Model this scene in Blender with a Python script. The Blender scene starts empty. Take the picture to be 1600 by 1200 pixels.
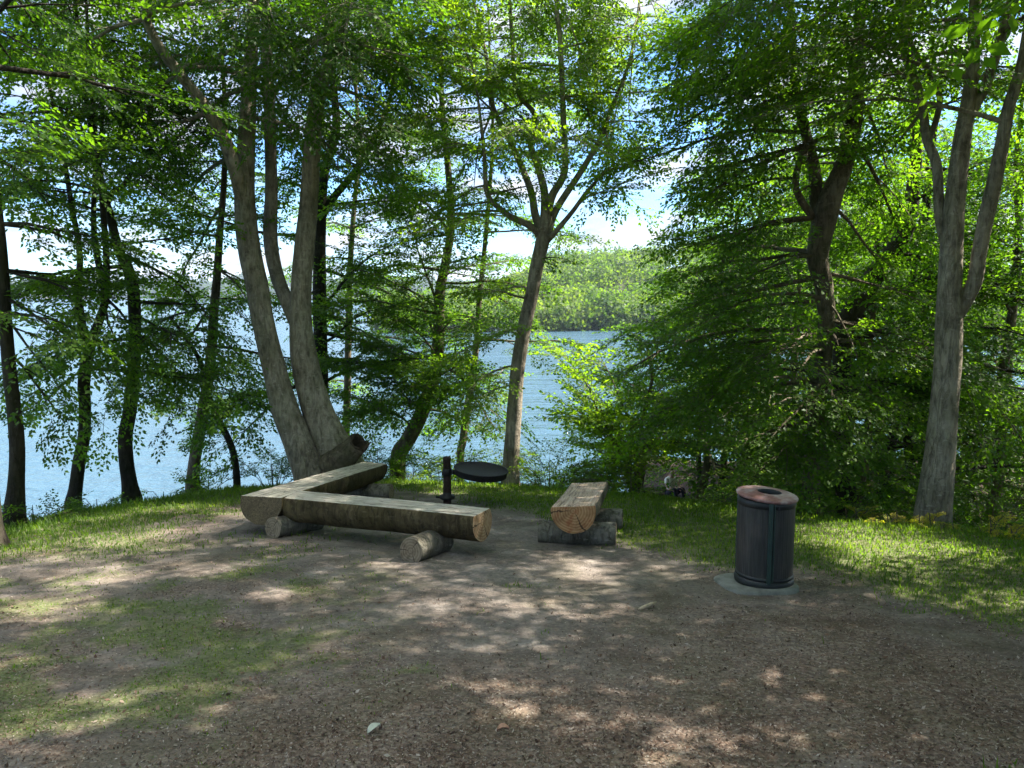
import bpy, math, random
import numpy as np
from mathutils import Vector, Matrix

R = random.Random(7)
rng = np.random.default_rng(11)
scene = bpy.context.scene
col = scene.collection
rad = math.radians

# ------------------------------------------------------------------ camera
CAM_Z = 1.65
F = 1150.0                       # focal length in pixels of the 1600 px wide photo
PITCH = rad(6.94)
CP, SP = math.cos(PITCH), math.sin(PITCH)
cam_d = bpy.data.cameras.new('camera')
cam = bpy.data.objects.new('camera', cam_d)
col.objects.link(cam)
cam.location = (0, 0, CAM_Z)
cam.rotation_euler = (rad(90) - PITCH, 0, 0)
cam_d.sensor_width = 36
cam_d.lens = F / 1600 * 36
cam_d.clip_start = 0.05
cam_d.clip_end = 8000
scene.camera = cam


def at(u, v, y):
    """world point seen at photo pixel (u,v) on the plane Y=y"""
    t = (v - 600) / F
    dy = CP - SP * t
    s = y / dy
    return np.array([(u - 800) / F * s, y, CAM_Z + (-SP - CP * t) * s])


def px(w, u, v, y):
    """size in metres of w photo pixels there"""
    t = (v - 600) / F
    return w / F * y / (CP - SP * t)


# ------------------------------------------------------------------ noise
def vnoise(x, y, seed=0):
    x = np.asarray(x, float); y = np.asarray(y, float)
    xi = np.floor(x).astype(np.int64); yi = np.floor(y).astype(np.int64)
    fx = x - xi; fy = y - yi
    fx = fx * fx * (3 - 2 * fx); fy = fy * fy * (3 - 2 * fy)

    def h(a, b):
        n = (a * 374761393 + b * 668265263 + seed * 974711) & 0x7fffffff
        n = ((n ^ (n >> 13)) * 1274126177) & 0x7fffffff
        n = (n ^ (n >> 16)) & 0xffff
        return n / 65535.0
    a = h(xi, yi); b = h(xi + 1, yi); c = h(xi, yi + 1); d = h(xi + 1, yi + 1)
    return (a * (1 - fx) + b * fx) * (1 - fy) + (c * (1 - fx) + d * fx) * fy


def fbm(x, y, seed=0, oct=4):
    s = 0; a = 0.5; n = 0
    for i in range(oct):
        s = s + a * vnoise(np.asarray(x) * 2 ** i, np.asarray(y) * 2 ** i, seed + i * 17)
        n += a; a *= .5
    return s / n


def smooth(a, b, x):
    t = np.clip((x - a) / (b - a), 0, 1)
    return t * t * (3 - 2 * t)


# ------------------------------------------------------------------ terrain
CREST = np.array([(-30, -40), (-9.5, -6), (-7.6, 3), (-6.9, 6), (-6.6, 8.4), (-6.3, 10.4), (-5.0, 12.7), (-2.6, 13.8), (0, 13.3),
                  (2.4, 11.9), (4.3, 9.95), (6.3, 8.6), (9, 7.4), (14, 5.5), (40, 2), (40, -40)], float)
WATER_Z = -5.5


def crest_dist(x, y):
    x = np.asarray(x, float); y = np.asarray(y, float)
    d = np.full(x.shape, 1e9); inside = np.zeros(x.shape, bool)
    n = len(CREST)
    for i in range(n):
        a = CREST[i]; b = CREST[(i + 1) % n]
        ab = b - a
        t = np.clip(((x - a[0]) * ab[0] + (y - a[1]) * ab[1]) / (ab @ ab), 0, 1)
        dd = np.hypot(x - a[0] - t * ab[0], y - a[1] - t * ab[1])
        d = np.minimum(d, dd)
        cond = (a[1] > y) != (b[1] > y)
        xin = ab[0] * (y - a[1]) / (ab[1] if ab[1] != 0 else 1e-9) + a[0]
        inside ^= cond & (x < xin)
    return np.where(inside, -d, d)


def height(x, y):
    x = np.asarray(x, float); y = np.asarray(y, float)
    s = crest_dist(x, y)
    base = -0.125 * np.clip(y, -12, 22)
    w = 0.9
    drop = 0.5 * 0.5 * (s + np.sqrt(s * s + w * w))
    z = base - drop
    # woodland floor to the right of the knoll
    floor = -4.5 - 0.04 * (y - 20) + 0.9 * smooth(.35, .8, fbm(x * .09 + 3, y * .09, 5)) * smooth(14, 24, y)
    floor = floor - .52 * np.exp(-(((x - 5.3) / 2.2) ** 2 + ((y - 22.6) / 2.6) ** 2))
    wr = smooth(-.7, 1.3, x - (0.13 * y + 0.2))
    fl = np.maximum(z, floor)
    z = z * (1 - wr) + fl * wr
    shore = smooth(25, 38, y - 0.12 * x)
    z = z - shore * 4
    z = np.maximum(z, -9.0)
    near = smooth(25, 12, np.hypot(x, y))
    z = z + near * (0.05 * (fbm(x * .9, y * .9, 3) - .5) + 0.022 * (fbm(x * 4, y * 4, 9) - .5))
    return z


def H(x, y):
    return float(height(np.array([x]), np.array([y]))[0])


def grass_mask(x, y):
    """0 bare trodden earth .. 1 grass"""
    x = np.asarray(x, float); y = np.asarray(y, float)
    s = crest_dist(x, y)
    n = fbm(x * .55, y * .55, 21); n2 = fbm(x * 1.7, y * 1.7, 33)
    n3 = fbm(x * 4.5, y * 4.5, 35)
    edge = smooth(-1.7, -0.45, s + (n - .5) * 1.0)
    # sides of the clearing
    # lawn on the right beyond the bin
    right = smooth(0.1, 1.3, (x - 1.75) * .8 + (y - 5.6) * .55 - 0.25 + (n - .5) * 2.0) * smooth(4.0, 4.9, y + (n2 - .5) * 1.3 - .12 * (x - 2))
    right = right * smooth(.15, .55, n2 * .6 + right * .5)
    # mossy patches, left foreground
    left = smooth(-.4, -1.8, x + .12 * (y - 3) + (n - .5) * 1.8) * smooth(.40, .60, n * .3 + n2 * .45 + n3 * .25) * .85
    left = left * (1 - .6 * smooth(6.0, 7.0, y) * smooth(9.5, 8.0, y) * smooth(-5.5, -3.6, x))
    leftfar = smooth(-3.2, -5.2, x + (n - .5) * 2.4) * smooth(6.2, 7.6, y) * .85
    g = np.maximum(np.maximum(edge, right), np.maximum(left, leftfar))
    spots = smooth(.64, .74, n2 * .6 + n3 * .4) * .5
    g = np.maximum(g, spots * smooth(9, 7, y))
    g = g * smooth(3.5, 1.0, s)
    return np.clip(g, 0, 1)


def litter_mask(x, y):
    n = fbm(x * .5 + 9, y * .5, 41); n2 = fbm(x * 2.1, y * 2.1, 43)
    dry = smooth(.38, .6, n * .6 + n2 * .4)
    lane = np.exp(-((x - .1 - .05 * (y - 5)) / 1.25) ** 2) * smooth(3.2, 4.6, y)      # trodden lane to the benches
    ring = smooth(3.4, 2.2, np.hypot(x + .4, y - 9.0)) * .7
    l = np.clip(.25 + .75 * dry - .7 * lane - ring, 0, 1)
    return l


# ------------------------------------------------------------------ object helpers
def new_mesh(name, verts, faces_flat, sizes, mats, mat_idx=None, smooth_shade=True, attrs=None):
    me = bpy.data.meshes.new(name)
    verts = np.ascontiguousarray(verts, np.float32)
    faces_flat = np.ascontiguousarray(faces_flat, np.int32); sizes = np.ascontiguousarray(sizes, np.int32)
    me.vertices.add(len(verts)); me.vertices.foreach_set('co', verts.ravel())
    me.loops.add(len(faces_flat)); me.loops.foreach_set('vertex_index', faces_flat)
    me.polygons.add(len(sizes))
    starts = np.zeros(len(sizes), np.int32); starts[1:] = np.cumsum(sizes)[:-1]
    me.polygons.foreach_set('loop_start', starts)
    me.polygons.foreach_set('loop_total', sizes)
    for m in mats: me.materials.append(m)
    if mat_idx is not None: me.polygons.foreach_set('material_index', np.ascontiguousarray(mat_idx, np.int32))
    me.polygons.foreach_set('use_smooth', np.full(len(sizes), bool(smooth_shade)))
    if attrs:
        for k, a in attrs.items():
            at_ = me.attributes.new(k, 'FLOAT', 'POINT')
            at_.data.foreach_set('value', np.ascontiguousarray(a, np.float32))
    me.update(calc_edges=True)
    return me


def link(name, me, parent=None):
    o = bpy.data.objects.new(name, me); col.objects.link(o)
    if parent is not None: o.parent = parent
    return o


def empty(name, loc=(0, 0, 0), rot=(0, 0, 0)):
    o = bpy.data.objects.new(name, None); col.objects.link(o)
    o.location = loc; o.rotation_euler = rot; o.empty_display_size = .2
    return o


def tag(o, label=None, cat=None, group=None, kind=None):
    if label: o['label'] = label
    if cat: o['category'] = cat
    if group: o['group'] = group
    if kind: o['kind'] = kind
    return o


class MB:
    """collects tubes, plates and raw faces; builds ONE mesh object"""
    def __init__(s):
        s.v = []; s.f = []; s.m = []; s.n = 0; s.sm = []

    def add(s, verts, faces, m=0, sm=True):
        verts = np.asarray(verts, float)
        o = s.n
        s.v.append(verts); s.n += len(verts)
        for f in faces:
            s.f.append([i + o for i in f]); s.m.append(m); s.sm.append(sm)

    def tube(s, pts, rads, sides=8, m=0, cap=True, wob=0, flute=None, seed=0):
        pts = np.asarray(pts, float); n = len(pts)
        rads = np.asarray(rads, float)
        T = np.gradient(pts, axis=0)
        T /= np.linalg.norm(T, axis=1)[:, None] + 1e-9
        ref = np.array([0, 1, 0]) if abs(T[0][1]) < .9 else np.array([1, 0, 0])
        a = np.cross(T[0], ref); a /= np.linalg.norm(a)
        A = np.zeros((n, 3))
        for i in range(n):
            a = a - T[i] * (a @ T[i]); a /= np.linalg.norm(a) + 1e-9
            A[i] = a
        B = np.cross(T, A)
        th = np.linspace(0, 2 * math.pi, sides, endpoint=False)
        rr = np.repeat(rads[:, None], sides, 1)
        if wob:
            ii, jj = np.meshgrid(np.arange(n), np.arange(sides), indexing='ij')
            ln = np.concatenate([[0], np.cumsum(np.linalg.norm(np.diff(pts, axis=0), axis=1))])
            nz = fbm(np.cos(th)[None, :] * 1.3 + ln[:, None] * 1.1 + seed, np.sin(th)[None, :] * 1.3 + ln[:, None] * .5 + 7 + seed, seed, 3) - .5
            rr = rr * (1 + wob * 2 * nz)
        if flute is not None:
            rr = rr * (1 + flute[:, None] * (np.cos(th * 5 + seed)[None, :] * .5 + np.cos(th * 3 + 1.3 + seed)[None, :] * .5))
        V = pts[:, None, :] + rr[:, :, None] * (np.cos(th)[None, :, None] * A[:, None, :] + np.sin(th)[None, :, None] * B[:, None, :])
        o = s.n
        s.v.append(V.reshape(-1, 3)); s.n += n * sides
        for i in range(n - 1):
            for j in range(sides):
                k = (j + 1) % sides
                s.f.append([o + i * sides + j, o + i * sides + k, o + (i + 1) * sides + k, o + (i + 1) * sides + j]); s.m.append(m); s.sm.append(True)
        if cap:
            s.f.append([o + j for j in range(sides)][::-1]); s.m.append(m); s.sm.append(False)
            s.f.append([o + (n - 1) * sides + j for j in range(sides)]); s.m.append(m); s.sm.append(False)

    def lathe(s, prof, sides=32, m=0, sm=True, cx=0, cy=0, rib=None):
        th = np.linspace(0, 2 * math.pi, sides, endpoint=False)
        o = s.n; n = len(prof)
        V = np.zeros((n, sides, 3))
        for i, (r, z) in enumerate(prof):
            k = 1 if rib is None else 1 + rib * np.where(np.arange(sides) % 4 < 2, 1, -1)
            V[i, :, 0] = cx + r * k * np.cos(th); V[i, :, 1] = cy + r * k * np.sin(th); V[i, :, 2] = z
        s.v.append(V.reshape(-1, 3)); s.n += n * sides
        for i in range(n - 1):
            for j in range(sides):
                k = (j + 1) % sides
                s.f.append([o + i * sides + j, o + i * sides + k, o + (i + 1) * sides + k, o + (i + 1) * sides + j]); s.m.append(m); s.sm.append(sm)

    def box(s, c, d, m=0, rz=0):
        x, y, z = np.array(d) / 2
        P = np.array([(-x, -y, -z), (x, -y, -z), (x, y, -z), (-x, y, -z), (-x, -y, z), (x, -y, z), (x, y, z), (-x, y, z)])
        cz, sz = math.cos(rz), math.sin(rz)
        P = np.stack([P[:, 0] * cz - P[:, 1] * sz, P[:, 0] * sz + P[:, 1] * cz, P[:, 2]], 1) + np.array(c)
        s.add(P, [(0, 3, 2, 1), (4, 5, 6, 7), (0, 1, 5, 4), (1, 2, 6, 5), (2, 3, 7, 6), (3, 0, 4, 7)], m, False)

    def build(s, name, mats, parent=None, bevel=0):
        if not isinstance(mats, (list, tuple)): mats = [mats]
        V = np.concatenate(s.v)
        sizes = np.array([len(f) for f in s.f]); flat = np.concatenate([np.array(f) for f in s.f])
        me = new_mesh(name, V, flat, sizes, mats, s.m)
        me.polygons.foreach_set('use_smooth', np.array(s.sm, bool))
        o = link(name, me, parent)
        if bevel:
            b = o.modifiers.new('bevel', 'BEVEL'); b.width = bevel; b.segments = 2; b.limit_method = 'ANGLE'; b.angle_limit = rad(40)
        return o


def catmull(P, n=6):
    P = np.asarray(P, float)
    Q = np.vstack([2 * P[0] - P[1], P, 2 * P[-1] - P[-2]])
    out = []
    for i in range(1, len(Q) - 2):
        for k in range(n):
            t = k / n
            out.append(.5 * ((2 * Q[i]) + (-Q[i - 1] + Q[i + 1]) * t + (2 * Q[i - 1] - 5 * Q[i] + 4 * Q[i + 1] - Q[i + 2]) * t * t
                             + (-Q[i - 1] + 3 * Q[i] - 3 * Q[i + 1] + Q[i + 2]) * t ** 3))
    out.append(Q[-2])
    return np.array(out)


# ------------------------------------------------------------------ materials
def mat(name):
    m = bpy.data.materials.new(name); m.use_nodes = True
    nt = m.node_tree; nt.nodes.clear()
    out = nt.nodes.new('ShaderNodeOutputMaterial')
    return m, nt, out


def N(nt, t, **kw):
    n = nt.nodes.new('ShaderNode' + t)
    for k, v in kw.items():
        if k.startswith('i_'): n.inputs[k[2:].replace('_', ' ')].default_value = v
        else: setattr(n, k, v)
    return n


def ramp(nt, fac, stops, interp='LINEAR'):
    r = nt.nodes.new('ShaderNodeValToRGB'); r.color_ramp.interpolation = interp
    e = r.color_ramp.elements
    while len(e) < len(stops): e.new(.5)
    for el, (p, c) in zip(e, stops):
        el.position = p; el.color = (*c, 1) if len(c) == 3 else c
    nt.links.new(fac, r.inputs[0])
    return r.outputs[0]


def mixc(nt, fac, a, b, mode='MIX'):
    m = nt.nodes.new('ShaderNodeMix'); m.data_type = 'RGBA'; m.blend_type = mode
    L = nt.links
    if hasattr(fac, 'links') or hasattr(fac, 'is_output'): L.new(fac, m.inputs[0])
    else: m.inputs[0].default_value = fac
    for k, s in ((6, a), (7, b)):
        if isinstance(s, tuple): m.inputs[k].default_value = (*s, 1)
        else: L.new(s, m.inputs[k])
    return m.outputs[2]


def mathn(nt, op, a, b=None, clamp=False):
    m = nt.nodes.new('ShaderNodeMath'); m.operation = op; m.use_clamp = clamp
    for i, s in enumerate((a, b)):
        if s is None: continue
        if isinstance(s, (int, float)): m.inputs[i].default_value = s
        else: nt.links.new(s, m.inputs[i])
    return m.outputs[0]


def coords(nt, kind='Object', scale=(1, 1, 1)):
    tc = nt.nodes.new('ShaderNodeTexCoord')
    mp = nt.nodes.new('ShaderNodeMapping'); mp.inputs['Scale'].default_value = scale
    nt.links.new(tc.outputs[kind], mp.inputs[0])
    return mp.outputs[0]


def noise(nt, vec, scale, detail=4, rough=.55, out='Fac', dist=0):
    n = nt.nodes.new('ShaderNodeTexNoise'); n.inputs['Scale'].default_value = scale
    n.inputs['Detail'].default_value = detail; n.inputs['Roughness'].default_value = rough; n.inputs['Distortion'].default_value = dist
    nt.links.new(vec, n.inputs['Vector'])
    return n.outputs[out]


def principled(nt, out, color, rough=.8, spec=.3, normal=None, metallic=0):
    p = nt.nodes.new('ShaderNodeBsdfPrincipled')
    if isinstance(color, tuple): p.inputs['Base Color'].default_value = (*color, 1)
    else: nt.links.new(color, p.inputs['Base Color'])
    if isinstance(rough, (int, float)): p.inputs['Roughness'].default_value = rough
    else: nt.links.new(rough, p.inputs['Roughness'])
    p.inputs['Specular IOR Level'].default_value = spec
    p.inputs['Metallic'].default_value = metallic
    if normal is not None: nt.links.new(normal, p.inputs['Normal'])
    nt.links.new(p.outputs[0], out.inputs[0])
    return p


def bump(nt, h, strength=.5, dist=.02):
    b = nt.nodes.new('ShaderNodeBump'); b.inputs['Strength'].default_value = strength; b.inputs['Distance'].default_value = dist
    nt.links.new(h, b.inputs['Height'])
    return b.outputs[0]


def bark_mat(name, c_dark, c_mid, c_light, moss=.25, moss_c=(.05, .07, .02), lichen=.3):
    m, nt, out = mat(name)
    v = coords(nt); vs = coords(nt, 'Object', (1, 1, .35)); vr = coords(nt, 'Object', (1, 1, 3))
    a = noise(nt, v, 2.2, 5, .6); b = noise(nt, vs, 16, 5, .65); c = noise(nt, vr, 9, 4, .6)
    base = ramp(nt, a, [(.3, c_dark), (.5, c_mid), (.72, c_light)])
    fine = ramp(nt, b, [(.3, (.35, .34, .33)), (.52, (1, 1, 1)), (.75, (1.3, 1.3, 1.26))])
    base = mixc(nt, .9, base, fine, 'MULTIPLY')
    ml = mathn(nt, 'MULTIPLY', ramp(nt, noise(nt, v, 1.3, 4, .6), [(.44, (0, 0, 0)), (.6, (1, 1, 1))]), moss)
    base = mixc(nt, ml, base, moss_c)
    ll = mathn(nt, 'MULTIPLY', ramp(nt, c, [(.6, (0, 0, 0)), (.7, (1, 1, 1))]), lichen)
    base = mixc(nt, ll, base, tuple(min(.6, x * 1.5 + .03) for x in c_light))
    vf = coords(nt, 'Object', (1, 1, .16))
    fz = noise(nt, vf, 11, 4, .6, dist=.8)
    fis = ramp(nt, mathn(nt, 'ABSOLUTE', mathn(nt, 'SUBTRACT', fz, .5)), [(0, (.45, .43, .4)), (.035, (1, 1, 1))])
    base = mixc(nt, .45, base, fis, 'MULTIPLY')
    vs_ = nt.nodes.new('ShaderNodeTexVoronoi'); vs_.inputs['Scale'].default_value = 5; nt.links.new(coords(nt, 'Object', (1, 1, 1.4)), vs_.inputs['Vector'])
    spot = mathn(nt, 'LESS_THAN', vs_.outputs['Distance'], .13)
    base = mixc(nt, mathn(nt, 'MULTIPLY', spot, .55), base, c_dark)
    h = mathn(nt, 'ADD', mathn(nt, 'MULTIPLY', b, .6), mathn(nt, 'ADD', mathn(nt, 'MULTIPLY', c, .4), mathn(nt, 'MULTIPLY', fis, .5)))
    principled(nt, out, base, .9, .15, bump(nt, h, 1.0, .025))
    return m


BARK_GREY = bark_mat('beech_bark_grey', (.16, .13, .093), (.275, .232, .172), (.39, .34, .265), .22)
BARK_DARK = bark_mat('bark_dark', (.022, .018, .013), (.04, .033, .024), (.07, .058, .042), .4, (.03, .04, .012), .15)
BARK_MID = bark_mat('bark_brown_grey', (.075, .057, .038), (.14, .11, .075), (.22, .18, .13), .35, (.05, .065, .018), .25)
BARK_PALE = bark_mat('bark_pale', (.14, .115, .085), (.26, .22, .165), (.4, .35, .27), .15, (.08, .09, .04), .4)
BARK_ROT = bark_mat('rotten_wood', (.02, .013, .009), (.05, .034, .022), (.12, .09, .06), .1)


def leaf_mat(name, c0, c1, c2, trans=(.55, .62, .28), tmul=1.0):
    """green leaf: diffuse plus translucent, tint per leaf"""
    m, nt, out = mat(name)
    at_ = nt.nodes.new('ShaderNodeAttribute'); at_.attribute_name = 'tint'
    c = ramp(nt, at_.outputs['Fac'], [(0, c0), (.5, c1), (1, c2)])
    d = nt.nodes.new('ShaderNodeBsdfPrincipled'); nt.links.new(c, d.inputs['Base Color'])
    d.inputs['Roughness'].default_value = .5; d.inputs['Specular IOR Level'].default_value = .16
    t = nt.nodes.new('ShaderNodeBsdfTranslucent')
    tcol = mixc(nt, 1.0, c, trans, 'MULTIPLY')
    tc = mixc(nt, 1.0, tcol, (5.0 * tmul, 4.9 * tmul, 1.7 * tmul), 'MULTIPLY')
    nt.links.new(tc, t.inputs[0])
    mx = nt.nodes.new('ShaderNodeMixShader'); mx.inputs[0].default_value = .55
    nt.links.new(d.outputs[0], mx.inputs[1]); nt.links.new(t.outputs[0], mx.inputs[2])
    nt.links.new(mx.outputs[0], out.inputs[0])
    return m


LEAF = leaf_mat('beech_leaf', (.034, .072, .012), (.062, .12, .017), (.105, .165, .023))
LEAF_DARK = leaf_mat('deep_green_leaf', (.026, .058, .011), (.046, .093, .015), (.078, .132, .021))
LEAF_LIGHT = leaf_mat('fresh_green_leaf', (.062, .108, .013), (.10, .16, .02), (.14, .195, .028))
LEAF_YELLOW = leaf_mat('yellowing_leaf', (.10, .15, .03), (.24, .22, .045), (.36, .27, .05))
GRASS_M = leaf_mat('grass_blade', (.042, .076, .014), (.076, .13, .022), (.15, .175, .05), tmul=.8)


def ground_material():
    m, nt, out = mat('clearing_ground')
    v = coords(nt)
    g = nt.nodes.new('ShaderNodeAttribute'); g.attribute_name = 'grass'
    l = nt.nodes.new('ShaderNodeAttribute'); l.attribute_name = 'litter'
    w = nt.nodes.new('ShaderNodeAttribute'); w.attribute_name = 'wood'
    n1 = noise(nt, v, 3.0, 6, .65); n2 = noise(nt, v, 28, 5, .7); n3 = noise(nt, v, 110, 3, .7)
    dirt = ramp(nt, n1, [(.3, (.10, .083, .071)), (.5, (.152, .130, .113)), (.7, (.212, .187, .166))])
    dirt = mixc(nt, .85, dirt, ramp(nt, n2, [(.3, (.55, .53, .52)), (.5, (1, 1, 1)), (.72, (1.5, 1.45, 1.4))]), 'MULTIPLY')
    vo = nt.nodes.new('ShaderNodeTexVoronoi'); vo.inputs['Scale'].default_value = 62; nt.links.new(v, vo.inputs['Vector'])
    sep = nt.nodes.new('ShaderNodeSeparateColor'); nt.links.new(vo.outputs['Color'], sep.inputs[0])
    lit = ramp(nt, sep.outputs[0], [(0, (.04, .026, .018)), (.3, (.105, .06, .038)), (.55, (.165, .097, .062)), (.8, (.215, .155, .112)), (1, (.3, .24, .19))])
    lit = mixc(nt, .35, lit, dirt)
    lf = mathn(nt, 'MULTIPLY', l.outputs['Fac'], ramp(nt, n2, [(.25, (.35, .35, .35)), (.55, (1, 1, 1))]))
    c = mixc(nt, lf, dirt, lit)
    # olive film of moss and damp darker patches
    big = noise(nt, v, 1.1, 5, .6, dist=.5); big2 = noise(nt, v, 2.3, 5, .65)
    c = mixc(nt, mathn(nt, 'MULTIPLY', ramp(nt, big, [(.47, (0, 0, 0)), (.62, (1, 1, 1))]), .32), c, (.09, .083, .042))
    c = mixc(nt, .75, c, ramp(nt, big2, [(.3, (.62, .58, .54)), (.5, (.95, .93, .9)), (.7, (1.12, 1.1, 1.08))]), 'MULTIPLY')
    # specks of pale grit
    vo2 = nt.nodes.new('ShaderNodeTexVoronoi'); vo2.inputs['Scale'].default_value = 55; nt.links.new(v, vo2.inputs['Vector'])
    sp = nt.nodes.new('ShaderNodeSeparateColor'); nt.links.new(vo2.outputs['Color'], sp.inputs[0])
    grit = mathn(nt, 'MULTIPLY', mathn(nt, 'GREATER_THAN', sp.outputs[1], .95), mathn(nt, 'LESS_THAN', vo2.outputs['Distance'], .28))
    c = mixc(nt, grit, c, (.3, .26, .22))
    moss = ramp(nt, n2, [(.3, (.04, .056, .014)), (.5, (.066, .10, .021)), (.7, (.10, .14, .032))])
    moss = mixc(nt, .3, moss, lit)
    nm = noise(nt, v, 9, 5, .7)
    gq = mathn(nt, 'ADD', g.outputs['Fac'], mathn(nt, 'MULTIPLY', mathn(nt, 'SUBTRACT', nm, .5), 1.5))
    gf = mathn(nt, 'MULTIPLY', ramp(nt, gq, [(.15, (0, 0, 0)), (.75, (1, 1, 1))]), ramp(nt, n3, [(.2, (.45, .45, .45)), (.55, (1, 1, 1))]))
    c = mixc(nt, gf, c, moss)
    dark = ramp(nt, n2, [(.3, (.02, .014, .009)), (.5, (.045, .03, .02)), (.75, (.085, .055, .035))])
    c = mixc(nt, w.outputs['Fac'], c, dark)
    h = mathn(nt, 'ADD', mathn(nt, 'MULTIPLY', n2, .6), mathn(nt, 'ADD', mathn(nt, 'MULTIPLY', n3, .35), mathn(nt, 'MULTIPLY', vo.outputs['Distance'], .5)))
    principled(nt, out, c, .95, .12, bump(nt, h, .6, .015))
    return m


def water_material():
    m, nt, out = mat('lake_water')
    v = coords(nt, 'Object', (.8, 1, 1))
    v2 = coords(nt, 'Object', (.5, 1, 1))
    a = noise(nt, v, 1.4, 4, .6); b = noise(nt, v2, .35, 3, .55); c = noise(nt, v, 4.5, 2, .5)
    h = mathn(nt, 'ADD', mathn(nt, 'ADD', mathn(nt, 'MULTIPLY', a, .45), mathn(nt, 'MULTIPLY', b, .9)), mathn(nt, 'MULTIPLY', c, .1))
    p = principled(nt, out, (.045, .09, .12), .12, .5, bump(nt, h, 1.0, .75))
    p.inputs['IOR'].default_value = 1.33
    return m


def simple(name, c, rough=.7, metallic=0, spec=.3, var=.35, scale=14, bmp=.3, stretch=(1, 1, 1), dist=.004):
    m, nt, out = mat(name)
    v = coords(nt, 'Object', stretch)
    n = noise(nt, v, scale, 5, .65)
    lo = tuple(x * (1 - var) for x in c); hi = tuple(min(1, x * (1 + var)) for x in c)
    cc = ramp(nt, n, [(.3, lo), (.5, c), (.72, hi)])
    principled(nt, out, cc, rough, spec, bump(nt, n, bmp, dist), metallic)
    return m


def sawn_top(name, c_lo, c_mid, c_hi):
    m, nt, out = mat(name)
    v = coords(nt, 'Object', (1.2, 22, 22)); v2 = coords(nt)
    g = noise(nt, v, 2.2, 6, .65, dist=.6); s = noise(nt, v2, 5, 4, .6)
    c = ramp(nt, g, [(.3, c_lo), (.5, c_mid), (.7, c_hi)])
    c = mixc(nt, .55, c, ramp(nt, s, [(.3, (.6, .58, .55)), (.5, (1, 1, 1)), (.7, (1.2, 1.18, 1.1))]), 'MULTIPLY')
    vc = coords(nt, 'Object', (.7, 9, 9))
    ck = noise(nt, vc, 1.6, 3, .5, dist=1.4)
    crack = mathn(nt, 'LESS_THAN', mathn(nt, 'ABSOLUTE', mathn(nt, 'SUBTRACT', ck, .5)), .02)
    c = mixc(nt, mathn(nt, 'MULTIPLY', crack, .7), c, (.05, .038, .028))
    principled(nt, out, c, .8, .2, bump(nt, g, .5, .006))
    return m


def sawn_end(name, c_lo, c_hi, tint=(.5, .24, .1)):
    """end grain: rings round the log's own axis (object x) with a few radial splits"""
    m, nt, out = mat(name)
    tc = nt.nodes.new('ShaderNodeTexCoord'); sx = nt.nodes.new('ShaderNodeSeparateXYZ'); nt.links.new(tc.outputs['Object'], sx.inputs[0])
    n = noise(nt, coords(nt), 7, 4, .6)
    r = mathn(nt, 'SQRT', mathn(nt, 'ADD', mathn(nt, 'POWER', sx.outputs[1], 2), mathn(nt, 'POWER', sx.outputs[2], 2)))
    rr = mathn(nt, 'ADD', mathn(nt, 'MULTIPLY', r, 230), mathn(nt, 'MULTIPLY', n, 9))
    ring = mathn(nt, 'SINE', rr)
    c = ramp(nt, mathn(nt, 'ADD', mathn(nt, 'MULTIPLY', ring, .25), .5), [(.2, c_lo), (.8, c_hi)])
    c = mixc(nt, .7, c, ramp(nt, n, [(.3, (.4, .3, .22)), (.5, (1, 1, 1)), (.75, (1.15, 1.1, 1.0))]), 'MULTIPLY')
    c = mixc(nt, mathn(nt, 'MULTIPLY', ramp(nt, noise(nt, coords(nt), 11, 3, .6), [(.5, (0, 0, 0)), (.68, (1, 1, 1))]), .6), c, tint)
    ang = mathn(nt, 'ARCTAN2', sx.outputs[2], sx.outputs[1])
    sp = mathn(nt, 'SINE', mathn(nt, 'ADD', mathn(nt, 'MULTIPLY', ang, 3), mathn(nt, 'MULTIPLY', n, 3)))
    crack = mathn(nt, 'MULTIPLY', mathn(nt, 'GREATER_THAN', sp, .985), mathn(nt, 'GREATER_THAN', r, .03))
    c = mixc(nt, mathn(nt, 'MULTIPLY', crack, .8), c, (.03, .02, .014))
    principled(nt, out, c, .85, .15, bump(nt, ring, .25, .003))
    return m


LOG_BARK = bark_mat('log_bark', (.034, .025, .013), (.075, .056, .028), (.15, .115, .058), .45, (.07, .055, .018), .25)
SUPPORT_BARK = bark_mat('support_log_bark', (.06, .05, .038), (.12, .105, .08), (.22, .2, .165), .25, (.06, .065, .03), .4)
TOP_GREY = sawn_top('weathered_sawn_top', (.25, .215, .17), (.42, .37, .3), (.54, .49, .41))
TOP_TAN = sawn_top('tan_sawn_top', (.26, .17, .115), (.42, .3, .22), (.56, .45, .36))
END_TAN = sawn_end('tan_end_grain', (.3, .19, .1), (.46, .33, .2), (.16, .07, .03))
END_ORANGE = sawn_end('orange_end_grain', (.25, .135, .06), (.38, .235, .12), (.2, .05, .02))
END_GREY = sawn_end('grey_end_grain', (.16, .125, .085), (.26, .21, .15), (.06, .045, .03))
MITRE = sawn_top('mitre_cut_wood', (.085, .062, .034), (.13, .097, .056), (.19, .145, .088))
IRON = simple('black_iron', (.02, .018, .018), .6, .3, .4, .5, 30, .4)
IRON_RUST = simple('rusty_black_iron', (.04, .024, .018), .75, .2, .3, .6, 22, .5)
PAN_MESH = simple('soot_black_pan', (.034, .03, .03), .75, .2, .3, .4, 40, .6)
CONCRETE = simple('mossy_concrete', (.16, .16, .135), .95, 0, .1, .35, 9, .7)


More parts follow.
